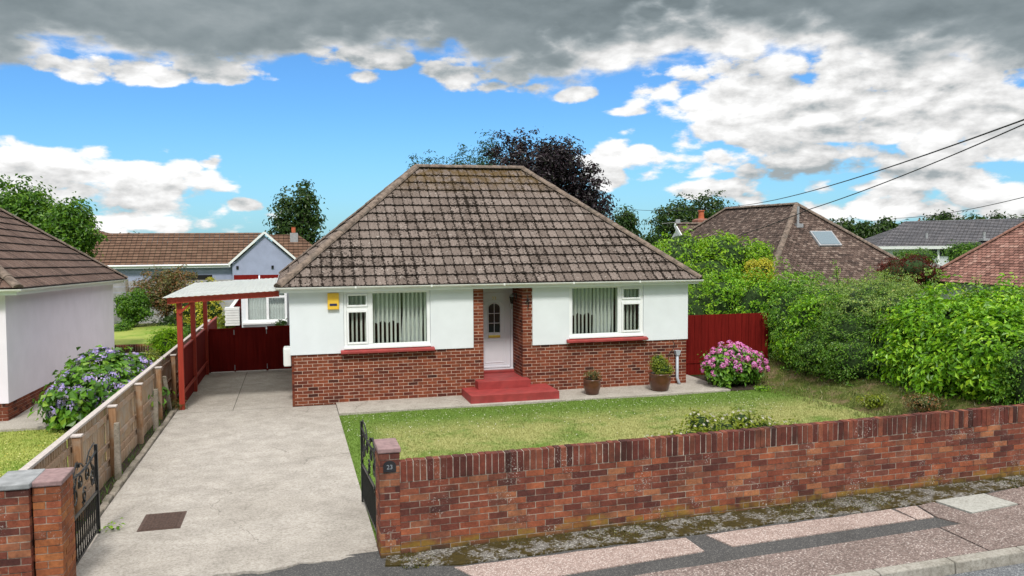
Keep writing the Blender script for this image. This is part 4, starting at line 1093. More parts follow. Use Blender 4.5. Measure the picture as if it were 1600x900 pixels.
# weathered timber fence between the two front gardens
ff = thing('boundary_fence', 'weathered timber paling fence with grey cap rail between driveway and neighbour lawn', 'fence', (-2.72, -4, .1))
FZ = lambda y: gz(y)
o = MB(); o.beam((-2.76, -9.42, 1.275), (-2.76, 11.5, .905), .085, .035); build('cap_rail', o, M_rail, ff, bevel=.004)
posts = [-7.35, -5.2, -2.95, -.70, 1.5, 3.7, 5.9, 8.1, 10.3]
yy = [-9.4]+posts
for a, b in zip(yy[:-1], yy[1:]):
    o = MB(); y = a+.05
    top = lambda q: 1.275-(q+9.42)*.01768
    while y < b-.02:
        o.box(-2.775, -2.757, y, y+.055, gz(y)+.10, top(y)-.02); y += .105
    for zr in (.17, .42, .86): o.beam((-2.735, a, zr+top(a)-1.05), (-2.735, b, zr+top(b)-1.05), .035, .075)
    o.beam((-2.71, a, gz(a)+.09), (-2.71, b, gz(b)+.09), .03, .17)
    build('paling_panel', o, M_fence, ff)
for y in posts:
    o = MB(); zt = 1.215-(y+7.35)*.0205 if y < 3 else .95; o.box(-2.70, -2.60, y-.05, y+.05, gz(y)-.02, zt); p_ = build('post', o, M_post, ff, bevel=.004)
    o = MB(); o.box(-2.715, -2.585, y-.065, y+.065, zt, zt+.022); build('post_cap', o, M_rail, p_, bevel=.004)
for i, (y, h, lx, ly, lab) in enumerate(((-5.42, .86, 0, .02, 'nearest short concrete post leaning against the timber fence'), (-1.85, .80, .02, .03, 'thin pale concrete post standing in the middle of the fence border'), (.10, .82, -.06, -.25, 'leaning concrete post with bolt holes nearest the carport'))):
    o = MB(); w_ = .045; z0 = gz(y); x = -2.56
    o.hexa([(x-w_, y-w_, z0), (x+w_, y-w_, z0), (x+w_, y+w_, z0), (x-w_, y+w_, z0), (x-w_*.8+lx, y-w_*.8+ly, z0+h), (x+w_*.8+lx, y-w_*.8+ly, z0+h), (x+w_*.8+lx, y+w_*.8+ly, z0+h), (x-w_*.8+lx, y+w_*.8+ly, z0+h)])
    tag(build('concrete_post', o, M_oldconc, bevel=.006), lab, 'concrete post', 'short concrete posts along the fence')
rg = random.Random(8)
o = MB(); y = -8.9
while y < .3:
    L = rg.uniform(.25, .6); e = rg.uniform(-.012, .012); z = gz(y)+.045+rg.uniform(-.015, .015)
    o.hexa([(-2.53+e, y, z-.1), (-2.425+e, y, z-.1), (-2.425+e, y+L, z-.1), (-2.53+e, y+L, z-.1), (-2.52+e, y, z), (-2.435+e, y, z-.01), (-2.435+e, y+L, z-.01), (-2.52+e, y+L, z)]); y += L+.006
tag(build('concrete_edging', o, M_oldconc, bevel=.012), 'crumbling concrete edging strip between the driveway and timber fence', 'edging')
grid_sheet('fence_border_soil', [-2.80, -2.7, -2.6, -2.5], np.linspace(-9.3, .4, 20), lambda x, y: gz(y)-.0, M_soil)
o = blades('border_weeds', 500, -2.7, -2.5, -9, .4, lambda x, y: gz(y), L_mid, .07, .012, 12); tag(o, 'thin weeds in the soil strip below the timber fence', 'weeds')
shrub('weed_tuft', 'dry weed tuft at the foot of the leaning concrete post', 'weeds', [(-2.45, .35, .08, .18, .22, .10)], 300, .07, L_rusty, 5, base=(-2.45, .35, 0), corek=.3, aspect=.2)
shrub('weed_tuft', 'little green leaf tuft at the foot of the open left gate', 'weeds', [(-2.15, -7.95, .17, .07, .07, .03)], 40, .06, L_bright, 6, base=(-2.15, -7.95, .145), corek=.3)

# drain cover in the driveway
a = thing('drain_cover', 'rusty brown rectangular drain cover set in the driveway', 'drain cover', (-1.6, -7.73, .14))
M_rust = plain('rusty_iron', (.075, .045, .035), .8, .3, 25, .6)
mx = MB(); zc = lambda y: gz(y)+.005
def qslab(mb, x0, x1, y0, y1, t): mb.hexa([(x0, y0, zc(y0)-.03), (x1, y0, zc(y0)-.03), (x1, y1, zc(y1)-.03), (x0, y1, zc(y1)-.03), (x0, y0, zc(y0)+t), (x1, y0, zc(y0)+t), (x1, y1, zc(y1)+t), (x0, y1, zc(y1)+t)])
qslab(mx, -1.86, -1.36, -8.08, -7.39, .001); build('frame', mx, M_rust, a)
mx = MB(); qslab(mx, -1.835, -1.385, -8.05, -7.42, .006)
for i in range(11):
    for j in range(15):
        x = -1.815+i*.038; y = -8.03+j*.040; qslab(mx, x, x+.026, y, y+.028, .011)
build('lid', mx, M_rust, a)

# ================================================================== FRONT WALL, PIERS, GATES
gw = thing('garden_wall', 'red brick garden wall with upright brick coping and yellow moss stains along the pavement', 'wall', (6, -9.75, .1))
sl_ = .0142; du = Vector((1, 0, sl_)).normalized(); WL = 13.5; x0 = 1.155; zt0 = 1.245
V1 = lay((x0, -9.81, zt0-.235-12*.075), du, (0, -1, 0), WL, 12, seed=11, jit=.003, j=.010)
V1b = lay((x0+WL, -9.70, zt0-.235-12*.075+WL*sl_), -du, (0, 1, 0), WL, 12, seed=12, jit=.003)
mo = MB(); zz = lambda x, h: zt0+(x-x0)*sl_+h
mo.hexa([(x0, -9.8065, -.1), (x0+WL, -9.8065, -.1), (x0+WL, -9.708, -.1), (x0, -9.708, -.1), (x0, -9.8065, zz(x0, -.235)), (x0+WL, -9.8065, zz(x0+WL, -.235)), (x0+WL, -9.708, zz(x0+WL, -.235)), (x0, -9.708, zz(x0, -.235))])
brick_mesh('brickwork', [V1, V1b], M_brick_wall, mo, M_mortar_wall, gw)
rng_ = np.random.default_rng(5); n = int(WL/.075); Vc = []
for i in range(n):
    a = x0+i*.075+.005+rng_.uniform(-.002, .003); b = a+.066+rng_.uniform(-.003, .001); f_ = -9.812+rng_.uniform(-.006, .004); t_ = rng_.uniform(-.006, .005); k_ = -9.698+rng_.uniform(-.004, .004); tw_ = rng_.uniform(-.003, .003)
    Vc.append([(a, f_, zz(a, -.228)), (b, f_, zz(b, -.228)), (b+tw_, f_, zz(b, t_)), (a+tw_, f_, zz(a, t_)), (a, k_, zz(a, -.228)), (b, k_, zz(b, -.228)), (b+tw_, k_, zz(b, t_)), (a+tw_, k_, zz(a, t_))])
mo = MB(); mo.hexa([(x0, -9.804, zz(x0, -.234)), (x0+WL, -9.804, zz(x0+WL, -.234)), (x0+WL, -9.706, zz(x0+WL, -.234)), (x0, -9.706, zz(x0, -.234)), (x0, -9.804, zz(x0, -.008)), (x0+WL, -9.804, zz(x0+WL, -.008)), (x0+WL, -9.706, zz(x0+WL, -.008)), (x0, -9.706, zz(x0, -.008))])
cm = brick_mesh('coping', [np.array(Vc)], M_brick_cope, mo, M_mortar_cope, gw)
def pier(x0, x1, y0, y1, z0, z1, label, m_br, m_cap, seed, nm='gate_pier', over=.018, cap=.055, grp='gate piers'):
    p = thing(nm, label, 'gate pier', ((x0+x1)/2, (y0+y1)/2, z0), grp)
    nc = int((z1-z0)/.075)+2; zb = z1-nc*.075
    Vs = [lay((x0, y0, zb), (1, 0, 0), (0, -1, 0), x1-x0, nc, seed=seed, jit=.003), lay((x0, y1, zb), (0, -1, 0), (-1, 0, 0), y1-y0, nc, seed=seed+1, jit=.003, start=1),
          lay((x1, y0, zb), (0, 1, 0), (1, 0, 0), y1-y0, nc, seed=seed+2, jit=.003, start=1), lay((x1, y1, zb), (-1, 0, 0), (0, 1, 0), x1-x0, nc, seed=seed+3, jit=.003)]
    mo = MB(); mo.box(x0+.0035, x1-.0035, y0+.0035, y1-.0035, zb, z1)
    brick_mesh('brickwork', Vs, m_br, mo, M_mortar_wall, p)
    c = MB(); c.box(x0-over, x1+over, y0-over, y1+over, z1, z1+cap); build('cap_stone', c, m_cap, p, bevel=.012)
    return p
pr_ = pier(.93, 1.15, -9.815, -9.37, .1, 1.355, 'brick gate pier with number plaque at the left end of the garden wall', M_brick_wall, M_cap, 31)
o = MB(); pl = [(.97, 1.145), (1.11, 1.145)]+[(1.04+.07*math.cos(PI*k/10), 1.215+.055*math.sin(PI*k/10)) for k in range(0, 11)]
o.prism([(p[0], -9.832, p[1]) for p in pl], (0, .014, 0)); pq = build('number_plaque', o, plain('slate_plaque', (.02, .02, .024), .5, .2, 10, .1), pr_)
text_part('number', '23', .07, (1.04, -9.834, 1.20), Euler((PI/2, 0, 0)), plain('plaque_lettering', (.25, .27, .3), .5), pq, .002)
pier(-2.46, -2.21, -9.92, -9.45, .05, 1.30, 'orange brick gate pier with pinkish cap beside the open left gate', M_brick_pier, M_cap, 41)
pier(-2.79, -2.475, -9.99, -9.47, .05, 1.31, 'dark red brick pier with grey cap next to the orange pier', M_brick_wall, M_capgrey, 51)
nw = thing('neighbour_wall', 'low dark brick wall running left from the grey capped pier', 'wall', (-5, -9.75, .05))
V1 = lay((-9, -9.81, .02), (1, 0, 0), (0, -1, 0), 6.2, 16, seed=61, jit=.003); mo = MB(); mo.box(-9, -2.8, -9.80, -9.71, 0, 1.215); V2 = lay((-2.8, -9.70, .02), (-1, 0, 0), (0, 1, 0), 6.2, 16, seed=62)
brick_mesh('brickwork', [V1, V2], M_brick_wall, mo, M_mortar_wall, nw)
o = MB(); o.box(-9, -2.8, -9.83, -9.68, 1.222, 1.262); build('coping', o, M_cap, nw, bevel=.008)

def iron_gate(label, hx, hy, ex_, ey, z0, side, seed):
    L = math.hypot(ex_-hx, ey-hy); g_ = thing('iron_gate', label, 'gate', (hx, hy, z0), 'black iron driveway gates')
    ux, uy = (ex_-hx)/L, (ey-hy)/L
    zr = lambda s: -.0182*uy*s
    def W(s, z): return (hx+ux*s, hy+uy*s, z0+z+zr(s))
    def topz(s): return 1.02-.06*math.sin(PI*s/L)
    fr = MB(); fr.beam(W(0, -.06), W(0, 1.13), .042, .042, up=(0, 1, 0)); fr.beam(W(L, .0), W(L, 1.10), .036, .036, up=(0, 1, 0))
    fr.beam(W(0, .06), W(L, .06), .012, .034); fr.beam(W(0, .56), W(L, .52), .016, .034)
    fr.tube([W(L*k/12, topz(L*k/12)) for k in range(13)], .015, 6)
    build('frame', fr, M_black_iron, g_)
    n = 13
    for k in range(1, n):
        s = L*k/n; b = MB(); b.tube([W(s, .06), W(s, .56-.04*k/n)], .0085, 6); build('bar', b, M_black_iron, g_)
    sc = MB()
    def scroll(cs, cz, r, turns, dr, ph):
        pts = [W(cs+r*(1-.72*t/30)*math.cos(ph+dr*turns*2*PI*t/30), cz+r*(1-.72*t/30)*math.sin(ph+dr*turns*2*PI*t/30)) for t in range(31)]
        sc.tube(pts, .009, 6)
    scroll(L*.18, .78, .13, 1.4, 1, 1.2); scroll(L*.82, .78, .13, 1.4, -1, 1.9); scroll(L*.38, .86, .10, 1.2, -1, 3.6); scroll(L*.62, .86, .10, 1.2, 1, -.4); scroll(L*.5, .68, .09, 1.3, 1, .5)
    sc.tube([W(.02, .6), W(L*.25, 1.0)], .010, 6); sc.tube([W(L*.98, .58), W(L*.75, 1.0)], .010, 6); sc.tube([W(L*.1, 1.0), W(L*.25, 1.12), W(L*.42, 1.06), W(L*.5, 1.0)], .011, 6)
    sc.tube([W(L*.6, 1.0), W(L*.72, 1.10), W(L*.92, 1.14)], .009, 6)
    build('scroll', sc, M_black_iron, g_)
    rr = random.Random(seed)
    for (cs, cz) in ((.10, .97), (.34, 1.06), (.80, .98), (.86, .68), (.12, .56), (.5, .60)):
        lf = MB(); c = Vector(W(L*cs, cz))
        for k in range(6):
            a = k*PI/3+rr.uniform(-.2, .2); d_ = Vector((ux*math.cos(a), uy*math.cos(a), math.sin(a))); e_ = Vector((-uy, ux, 0)); s_ = d_.cross(e_)
            r = .062; lf.add([c, c+d_*r*.55+s_*r*.36+e_*.012, c+d_*r+e_*.02, c+d_*r*.55-s_*r*.36+e_*.012, c-e_*.008], [(0, 1, 2, 3), (4, 3, 2, 1)])
        lf.tube([c-Vector((-uy, ux, 0))*.012, c+Vector((-uy, ux, 0))*.02], .018, 8)
        build('flower', lf, M_black_iron, g_)
    for z in (.12, .9):
        h_ = MB(); h_.tube([Vector(W(-.02, z-.03)), Vector(W(-.02, z+.03))], .022, 8); build('hinge', h_, M_black_iron, g_)
iron_gate('black iron gate standing open in front of the timber fence', -2.27, -9.36, -2.30, -7.98, .17, 1, 1)
iron_gate('black iron gate standing open beside the lawn at the number plaque pier', .955, -9.30, .905, -7.75, .20, 1, 2)

# ================================================================== RED FENCE ON THE RIGHT, HEDGE
rf = thing('red_garden_fence', 'dark red boarded fence between the bungalow and the hedge', 'fence', (11.1, 1.2, 0))
o = MB(); boards(o, (12.72, 1.2), (9.66, 1.2), -.02, 1.60, t=.02, wd=.10, seed=5); build('board_panel', o, M_red_wood, rf)
o = MB(); o.box(9.66, 12.72, 1.165, 1.185, .3, .38); o.box(9.66, 12.72, 1.225, 1.26, 1.2, 1.28); build('rail', o, M_red_wood, rf)

hg = 'shrubs in the boundary hedge'
L_darkhedge = leafm('dark_hedge_leaf', [(0, (.03, .09, .008)), (.5, (.10, .23, .018)), (.85, (.16, .32, .028)), (1, (.26, .36, .06))])
def hs(label, blobs, n, size, m_, seed, **kw): return shrub('hedge_shrub', label, 'hedge', blobs, n, size, m_, seed, hg, **kw)
hs('bright laurel filling the near right end of the hedge above the wall', [(14.0, -4.0, 1.2, 1.35, 1.15, 1.28), (14.3, -5.4, 1.15, 1.5, 1.2, 1.22), (13.6, -4.5, .8, 1.1, 1.1, .85), (14.9, -4.6, 1.75, 1.2, 1.1, .80), (13.95, -3.4, 1.6, .85, .65, .7), (13.55, -5.4, 1.3, .8, .7, .8)], 42000, .125, L_laurel2, 21, base=(14.2, -4.7, .25), aspect=.46, up=.5, corek=.66, lump=.22)
hs('grey green loose shrub at the right edge of the picture beside the bright laurel', [(13.65, -6.8, .85, .9, .75, .85), (13.4, -6.5, 1.2, .55, .45, .55), (14.5, -7.2, 1.3, 1, .9, 1)], 20000, .055, L_hedge, 22, base=(13.8, -6.9, .2), lump=.35)
hs('dark layered green shrub in the middle of the hedge', [(13.45, -1.6, 1.05, 1.25, 1.1, 1.1), (13.05, -2.3, .75, .95, .8, .75), (13.1, -.9, .75, .9, .75, .75), (14.4, -2.0, 1.55, 1.1, 1, .80), (13.6, -2.9, 1.0, .8, .6, .9)], 42000, .062, L_darkhedge, 23, base=(13.5, -1.7, .2), aspect=.45, up=.9, lump=.25)
hs('upright bright leaved laurel spray left of the dark middle of the hedge', [(13.15, -.15, 1.35, .65, .5, .75), (13.3, -.6, 1.75, .6, .5, .5), (12.9, .0, .8, .5, .45, .5)], 7000, .10, L_laurel2, 28, base=(13.1, -.2, .25), aspect=.42, up=.5)
hs('pale small leaved shrub growing over the top of the middle hedge', [(14.2, -2.4, 1.95, 1.1, .9, .55), (14.3, -1.2, 2.05, 1.2, .9, .6), (14.0, .1, 2.0, .9, .7, .55), (15.1, -3.4, 2.0, 1.0, .8, .5), (15.2, -4.6, 2.0, 1.0, .8, .5), (15.3, -.3, 2.2, 1.2, 1, .5), (13.5, -1.5, 1.95, .7, .7, .4)], 30000, .052, L_pale, 24, base=(14.4, -1.5, 1.4), lump=.35, corek=.6)
hs('dark green privet beside the end of the red fence', [(13.25, .4, .9, .80, .7, .95), (13.6, 1.3, 1.3, .95, .9, 1.15), (12.95, -.4, .6, .65, .6, .6), (14.2, 1.0, 1.5, 1, .9, 1.0)], 26000, .07, L_hedge, 25, base=(13.2, .6, .15), lump=.25)
hs('bright green privet rising behind the right end of the red fence', [(13.1, 2.3, 1.35, 1.0, .8, 1.30), (14.2, 2.4, 1.4, 1.1, 1.0, 1.25), (12.4, 3.1, 1.45, .9, .7, 1.25)], 20000, .085, L_laurel2, 26, base=(13.2, 2.5, 0), aspect=.45, lump=.25)
hs('leafy green shrub behind the red fence next to the bungalow', [(11.3, 3.2, 1.2, 1.1, .8, 1.3), (12.2, 3.8, 1.3, 1.1, .8, 1.35), (10.7, 4.2, 1.2, 1, .8, 1.3)], 18000, .07, L_bright, 27, base=(11.5, 3.6, -.05), lump=.25)
# loose shoots poking out of the hedge top
def shoot(x, y, z, h, m_, seed, label):
    t = thing('hedge_shoot', label, 'shoot', (x, y, z), 'long shoots above the hedge'); r_ = random.Random(seed); mb = MB(); p = [Vector((x, y, z))]
    for k in range(5): p.append(p[-1]+Vector((r_.uniform(-.05, .05), r_.uniform(-.05, .05), h/5)))
    mb.tube(p, [.008]*5+[.003], 5); build('stem', mb, M_twig_shade, t)
    foliage('leaves', [(q.x, q.y, q.z, .07, .07, .06) for q in p[1:]], 90, .06, m_, t, seed, shell=.9)
SH = [(1355, 432, 24), (1425, 445, 18.5), (1440, 430, 18.5), (1478, 440, 18), (1545, 440, 17.6), (1590, 420, 17.4), (1260, 430, 21), (1300, 428, 21)]
for i, (x, y, D) in enumerate([(14.3, -1.5, 2.45), (14.6, -2.6, 2.45), (14.2, -3.2, 2.35), (14.7, -4.0, 2.4), (14.9, -5.2, 2.4), (14.2, .2, 2.45)]):
    shoot(x, y, D-.05, .38+.1*(i % 3), L_pale, 40+i, ['thin pale shoot above the middle of the hedge', 'tallest leafy shoot in front of the red maple', 'short shoot where pale shrub meets the laurel', 'shoot standing before the red tiled roof', 'shoot at the near right of the hedge top', 'shoot in front of the brown pyramid roof'][i])

# flowers: heads as small domes of petals
def heads(name, cs, r, n_each, size, m_, parent, seed, flatk=.6, nrm0=None):
    rng = np.random.default_rng(seed); P = []; N = []
    for c, nn in cs:
        d_ = rng.normal(size=(n_each, 3)); d_ /= np.linalg.norm(d_, axis=1)[:, None]; d_[(d_ @ nn) < -.2] *= -1
        rr = r*rng.uniform(.8, 1.15); q = d_*rr; q -= np.outer((q @ nn)*(1-flatk), nn); P.append(c+q); N.append(d_)
    P = np.concatenate(P); N = np.concatenate(N)
    V, F = leaves_np(P, N, size, rng, aspect=.85, rnd=.25, up=.1, fold=.08)
    return np_mesh(name, V, F, m_, parent)
def surf_pts(blobs, n, rng, zmin, face=None, mind=.12, push=0):
    out_ = []; tries = 0; B = np.array(blobs)
    while len(out_) < n and tries < 6000:
        tries += 1; b = B[rng.integers(len(B))]; d_ = rng.normal(size=3); d_ /= np.linalg.norm(d_)
        if d_[2] < -.15: continue
        p = b[:3]+d_*(b[3:6]*1.04+push)
        if p[2] < zmin: continue
        if any(((((p-q[:3])/q[3:6])**2).sum() < .9) for q in B): continue
        if any(np.linalg.norm(p-o_[0]) < mind for o_ in out_): continue
        nn = d_/b[3:6]; out_.append((p, nn/np.linalg.norm(nn)))
    return out_
def hydrangea(label, blobs, n, lsize, fm_, nh, hr, psize, seed, base, flatk, per=42, mind=.12, group=None):
    t = shrub('hydrangea', label, 'hydrangea', blobs, n, lsize, L_hyd, seed, group, base=base, aspect=.68, up=.6, corek=.78)
    pts_ = surf_pts(blobs, nh, np.random.default_rng(seed+1), base[2]+.12, mind=mind, push=.085)
    per_ = max(1, len(pts_)//60+1)
    for i in range(0, min(len(pts_), 100)):
        heads('flower_head', [pts_[i]], hr, per, psize, fm_, t, seed+10+i, flatk)
    return t
hydrangea('round hydrangea covered in pink flower heads against the red fence', [(10.70, -.45, .42, .55, .5, .46), (10.35, -.55, .38, .40, .38, .38), (11.10, -.40, .38, .42, .4, .34), (10.62, -.45, .66, .38, .36, .30)], 6000, .10, F_pink, 98, .078, .040, 51, (10.70, -.45, .02), .85, 46, .105)
hydrangea('wide hydrangea with flat lilac flower heads behind the timber fence', [(-3.85, -.5, .52, .72, .7, .58), (-3.5, .3, .60, .60, .7, .58), (-4.2, -.6, .42, .48, .55, .48), (-3.85, .2, .80, .55, .55, .5), (-3.3, -.9, .36, .40, .55, .40), (-3.95, .8, .68, .5, .55, .52)], 12000, .15, F_lilac, 80, .125, .050, 61, (-3.9, -.2, -.04), .25, 54, .19)
# low flowering shrub inside the front wall
bl = [(5.0, -9.25, 1.05, .35, .25, .22), (5.5, -9.2, 1.10, .38, .26, .26), (4.45, -9.25, 1.0, .28, .2, .18), (6.0, -9.2, 1.08, .35, .25, .24), (6.4, -9.22, 1.02, .3, .22, .2), (5.2, -9.1, 1.25, .22, .2, .16), (5.8, -9.1, 1.25, .25, .2, .14)]
t = shrub('flowering_shrub', 'low shrub dotted with small white flowers behind the garden wall coping', 'shrub', bl, 4200, .052, L_olive, 71, base=(5.4, -9.2, .15), zmin=.6, corek=.6, lump=.35)
o = MB()
for i in range(14): o.tube([(4.5+i*.15, -9.2, .13), (4.45+i*.155, -9.2, .95)], .012, 5)
build('stem', o, M_twig_shade, t)
for q in surf_pts(bl, 90, np.random.default_rng(5), 1.05, mind=.05): heads('flower', [q], .022, 7, .022, F_white, t, 72)
shrub('bank_tuft', 'small yellowish plant low on the bank below the hedge', 'plant', [(11.7, -4.4, .28, .28, .24, .10)], 500, .06, L_olive, 73, base=(11.7, -4.2, .12), corek=.4)
shrub('bank_tuft', 'dry pale plant on the bank beside the bright laurel', 'plant', [(12.1, -5.3, .40, .38, .35, .16)], 1000, .05, L_rusty, 74, base=(12.0, -5.2, .2), corek=.5)
shrub('bank_tuft', 'little yellow green plant at the foot of the pink hydrangea', 'plant', [(10.95, -1.35, .03, .22, .15, .06)], 240, .05, L_bright, 75, base=(10.95, -1.35, 0), corek=.4)

# ================================================================== LEFT NEIGHBOUR HOUSE
NX = -5.67
nh = thing('neighbour_house', 'pale lilac rendered bungalow with brown tiled roof at the left edge', 'house', (NX, .1, 0))
Vs = [lay((NX, .1, -.09), (0, 1, 0), (1, 0, 0), 10.5, 6, seed=81), lay((NX-7.2, .1, -.09), (1, 0, 0), (0, -1, 0), 7.2, 6, seed=82)]
mo = MB(); mo.box(NX-7.2, NX-.007, .107, 10.6, -.5, .355); brick_mesh('brickwork', Vs, M_brick_house, mo, M_mortar_house, nh)
o = MB(); o.box(NX-7.2, NX+.02, .08, 10.6, .361, 2.62); build('render_wall', o, M_lilac_render, nh, bevel=.006)
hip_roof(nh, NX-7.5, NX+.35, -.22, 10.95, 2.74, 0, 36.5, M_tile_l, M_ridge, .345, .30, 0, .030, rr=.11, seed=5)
o = MB(); a, b, c, d_ = NX-7.46, NX+.31, -.18, 10.91
o.box(a, b, c, c+.02, 2.60, 2.73); o.box(b-.02, b, c+.021, d_-.021, 2.60, 2.73); o.box(a, b, d_-.02, d_, 2.60, 2.73); o.box(a+.02, b-.021, c+.021, d_-.021, 2.615, 2.625); build('fascia', o, M_upvc, nh)
gutter(nh, [((a-.05, c-.05, 2.72), (b+.09, c-.05, 2.72)), ((b+.05, c-.08, 2.72), (b+.05, d_+.1, 2.72))])
nh.rotation_euler.x = -.030

# ---- garden behind on the left
o = MB(); V1 = lay((-5.75, 11.3, -.22), (1, 0, 0), (0, -1, 0), 2.0, 2, seed=91); V2 = []
for i in range(26):
    x = -5.75+i*.077; V2.append([(x+.004, 11.29, -.07), (x+.070, 11.29, -.07), (x+.070, 11.29, .15), (x+.004, 11.29, .15), (x+.004, 11.40, -.07), (x+.070, 11.40, -.07), (x+.070, 11.40, .15), (x+.004, 11.40, .15)])
mo = MB(); mo.box(-5.75, -3.75, 11.305, 11.395, -.4, .145); nwl = thing('edging_wall', 'low brick edging wall in front of the rear left lawn', 'wall', (-4.8, 11.35, -.3)); brick_mesh('brickwork', [V1, np.array(V2)], M_brick_wall, mo, M_mortar_house, nwl)
def bx(x0, x1, y0, y1, D, depth=1.0):
    """centre and radii of a plant that fills this part of the photo when it stands at depth D"""
    c = P_on((x0+x1)/2, (y0+y1)/2, D); return c, (x1-x0)/2*D/1284, (y1-y0)/2*D/1284
def bush(nm, label, cat, box, D, n, size, m_, seed, k=5, depth=.8, group=None, lobe=.5, zb=None, **kw):
    c, rx, rz = bx(*box, D); B = crown_blobs((c.x, c.y, c.z), (rx*.98, rx*depth, rz*1.0), k, seed, lobe, .55)
    zb = zb if zb is not None else gz(c.y)-.05
    return shrub(nm, label, cat, B, n, size, m_, seed, group, base=(c.x, c.y, zb), **kw)
def trunked(nm, label, cat, box, D, zb, n, size, m_, seed, k=9, depth=.9, group=None, trunk=.12, **kw):
    c, rx, rz = bx(*box, D); B = crown_blobs((c.x, c.y, c.z), (rx*.95, rx*depth*.9, rz*.95), k, seed, .42, .66)
    return tree(nm, label, cat, (c.x, c.y, zb), B, n, size, m_, seed, trunk, group, **kw)
trunked('round_bush', 'dense round green bush on a short stem on the rear left lawn', 'bush', (178, 238, 450, 516), 32.5, .2, 7000, .10, L_mid, 101, k=8, trunk=.05)
trunked('bronze_shrub', 'large loose shrub with bronze red tips behind the rear left lawn', 'shrub', (205, 318, 412, 500), 34, .1, 9500, .10, L_rusty, 102, k=12, trunk=.06, sprigs=26, lump=.35)
bush('dark_undergrowth', 'dark green undergrowth below the bronze shrub', 'bush', (235, 345, 480, 530), 33.5, 6000, .09, L_dark, 103, k=6)
bush('golden_conifer', 'rounded golden yellow conifer behind the carport', 'conifer', (282, 355, 436, 522), 32, 9000, .075, L_yellow, 104, k=9, depth=.8)
bush('fern_clump', 'bright ferny plants above the timber fence left of the carport', 'fern', (236, 282, 512, 560), 27, 3200, .11, L_bright, 105, k=5, aspect=.22, up=.9)
bush('garden_bush', 'green bush filling the gap between fence and carport post', 'bush', (262, 320, 505, 548), 27.5, 4200, .08, L_mid, 106, k=6)
bush('low_bush', 'small leafy bush at the foot of the round bush', 'bush', (176, 202, 505, 524), 31.5, 1300, .08, L_mid, 107, k=3)
bush('box_bush', 'low olive green bush behind the lilac hydrangea', 'bush', (196, 252, 549, 584), 23, 5200, .055, L_olive, 108, k=6)
bush('yellow_shrub', 'small yellow green shrub above the gates beside the extension window', 'shrub', (338, 368, 486, 520), 27.5, 2200, .06, L_olive, 109, k=4, lump=.3)
bush('potted_evergreen', 'small dark evergreen poking above the red gates beside the house wall', 'shrub', (428, 450, 499, 516), 26.5, 700, .06, L_dark, 110, k=3, corek=.4)
# red shed corner with white bargeboard
sh = thing('garden_shed', 'small dark red shed with a white bargeboard behind the gates', 'shed', (-2.0, 10.6, -.2))
o = MB(); o.box(-2.0, -1.62, 10.2, 12.2, -.3, 1.25); o.prism([(-2.02, 10.2, 1.25), (-1.6, 10.2, 1.25), (-1.6, 10.2, 1.85)], (0, 2, 0)); build('wall', o, M_red_wood, sh)
o = MB(); o.beam((-2.10, 10.1, 1.22), (-1.52, 10.1, 2.02), .04, .10); build('bargeboard', o, M_upvc, sh)
o = MB()
for i in range(7): o.box(-2.12+.02*(i % 2), -1.66, 9.7, 10.15, 0.86+i*.085, .935+i*.085)
tag(build('stacked_boards', o, M_upvc_dirty), 'stack of pale boards in front of the small red shed', 'boards')

# concrete post and panel fence far left
cf = thing('concrete_panel_fence', 'pale grey panel fence with posts across the back of the left gardens', 'fence', (-5, 23.5, -.4))
for i in range(9):
    x = -13+i*1.83; o = MB()
    for k in range(8): o.hexa([(x+.05, 23.5, -.4+k*.27), (x+1.78, 23.5, -.4+k*.27), (x+1.78, 23.53, -.4+k*.27), (x+.05, 23.53, -.4+k*.27), (x+.05, 23.47, -.15+k*.27), (x+1.78, 23.47, -.15+k*.27), (x+1.78, 23.5, -.15+k*.27), (x+.05, 23.5, -.15+k*.27)])
    build('panel', o, M_oldconc if False else plain('pale_fence_board', (.40, .39, .40), .8, .12, 5, .2), cf)
    o = MB(); o.box(x-.06, x+.05, 23.44, 23.56, -.5, 1.85); build('post', o, M_oldconc, cf)

# ---- blue grey house at the back left
bh = thing('rear_house', 'blue grey rendered bungalow with brown ribbed roof and white bargeboards at back left', 'house', (-5, 38, -.8))
GX, GY = P_on(413, 363, 55).x, P_on(413, 363, 55).y; GZ = P_on(413, 363, 55).z
ez = P_on(362, 412, 55).z; hwid = 2.25
yaw_h = 0
o = MB(); o.box(GX-hwid+.15, GX+hwid-.15, GY+.15, GY+8, -1.2, ez-.03); o.prism([(GX-hwid+.15, GY+.15, ez-.03), (GX+hwid-.15, GY+.15, ez-.03), (GX, GY+.15, GZ-.22)], (0, .2, 0)); o.box(GX-16, GX-hwid+.15, GY+1.0, GY+8, -1.2, ez-.06); build('wall', o, M_blue_render, bh)
wy = GY+.7; wz = ez-.02; rp = math.atan2(GZ-ez, 3.3)
roof_face('roof_slope', [(GX-17, wy, wz), (GX-hwid+.0, wy, wz), (GX-.2, wy+3.4, GZ), (GX-15.5, wy+3.4, GZ)], .34, .33, M_tile_rear, bh, .045, 0, seed=8, clip=True)
roof_face('roof_slope', [(GX-hwid, GY+9, ez), (GX-hwid, GY, ez), (GX, GY, GZ), (GX, GY+9, GZ)], .34, .33, M_tile_rear, bh, .04, 0, seed=9)
roof_face('roof_slope', [(GX+hwid, GY, ez), (GX+hwid, GY+9, ez), (GX, GY+9, GZ), (GX, GY, GZ)], .34, .33, M_tile_rear, bh, .04, 0, seed=10)
pz = P_on(495, 402, 57)
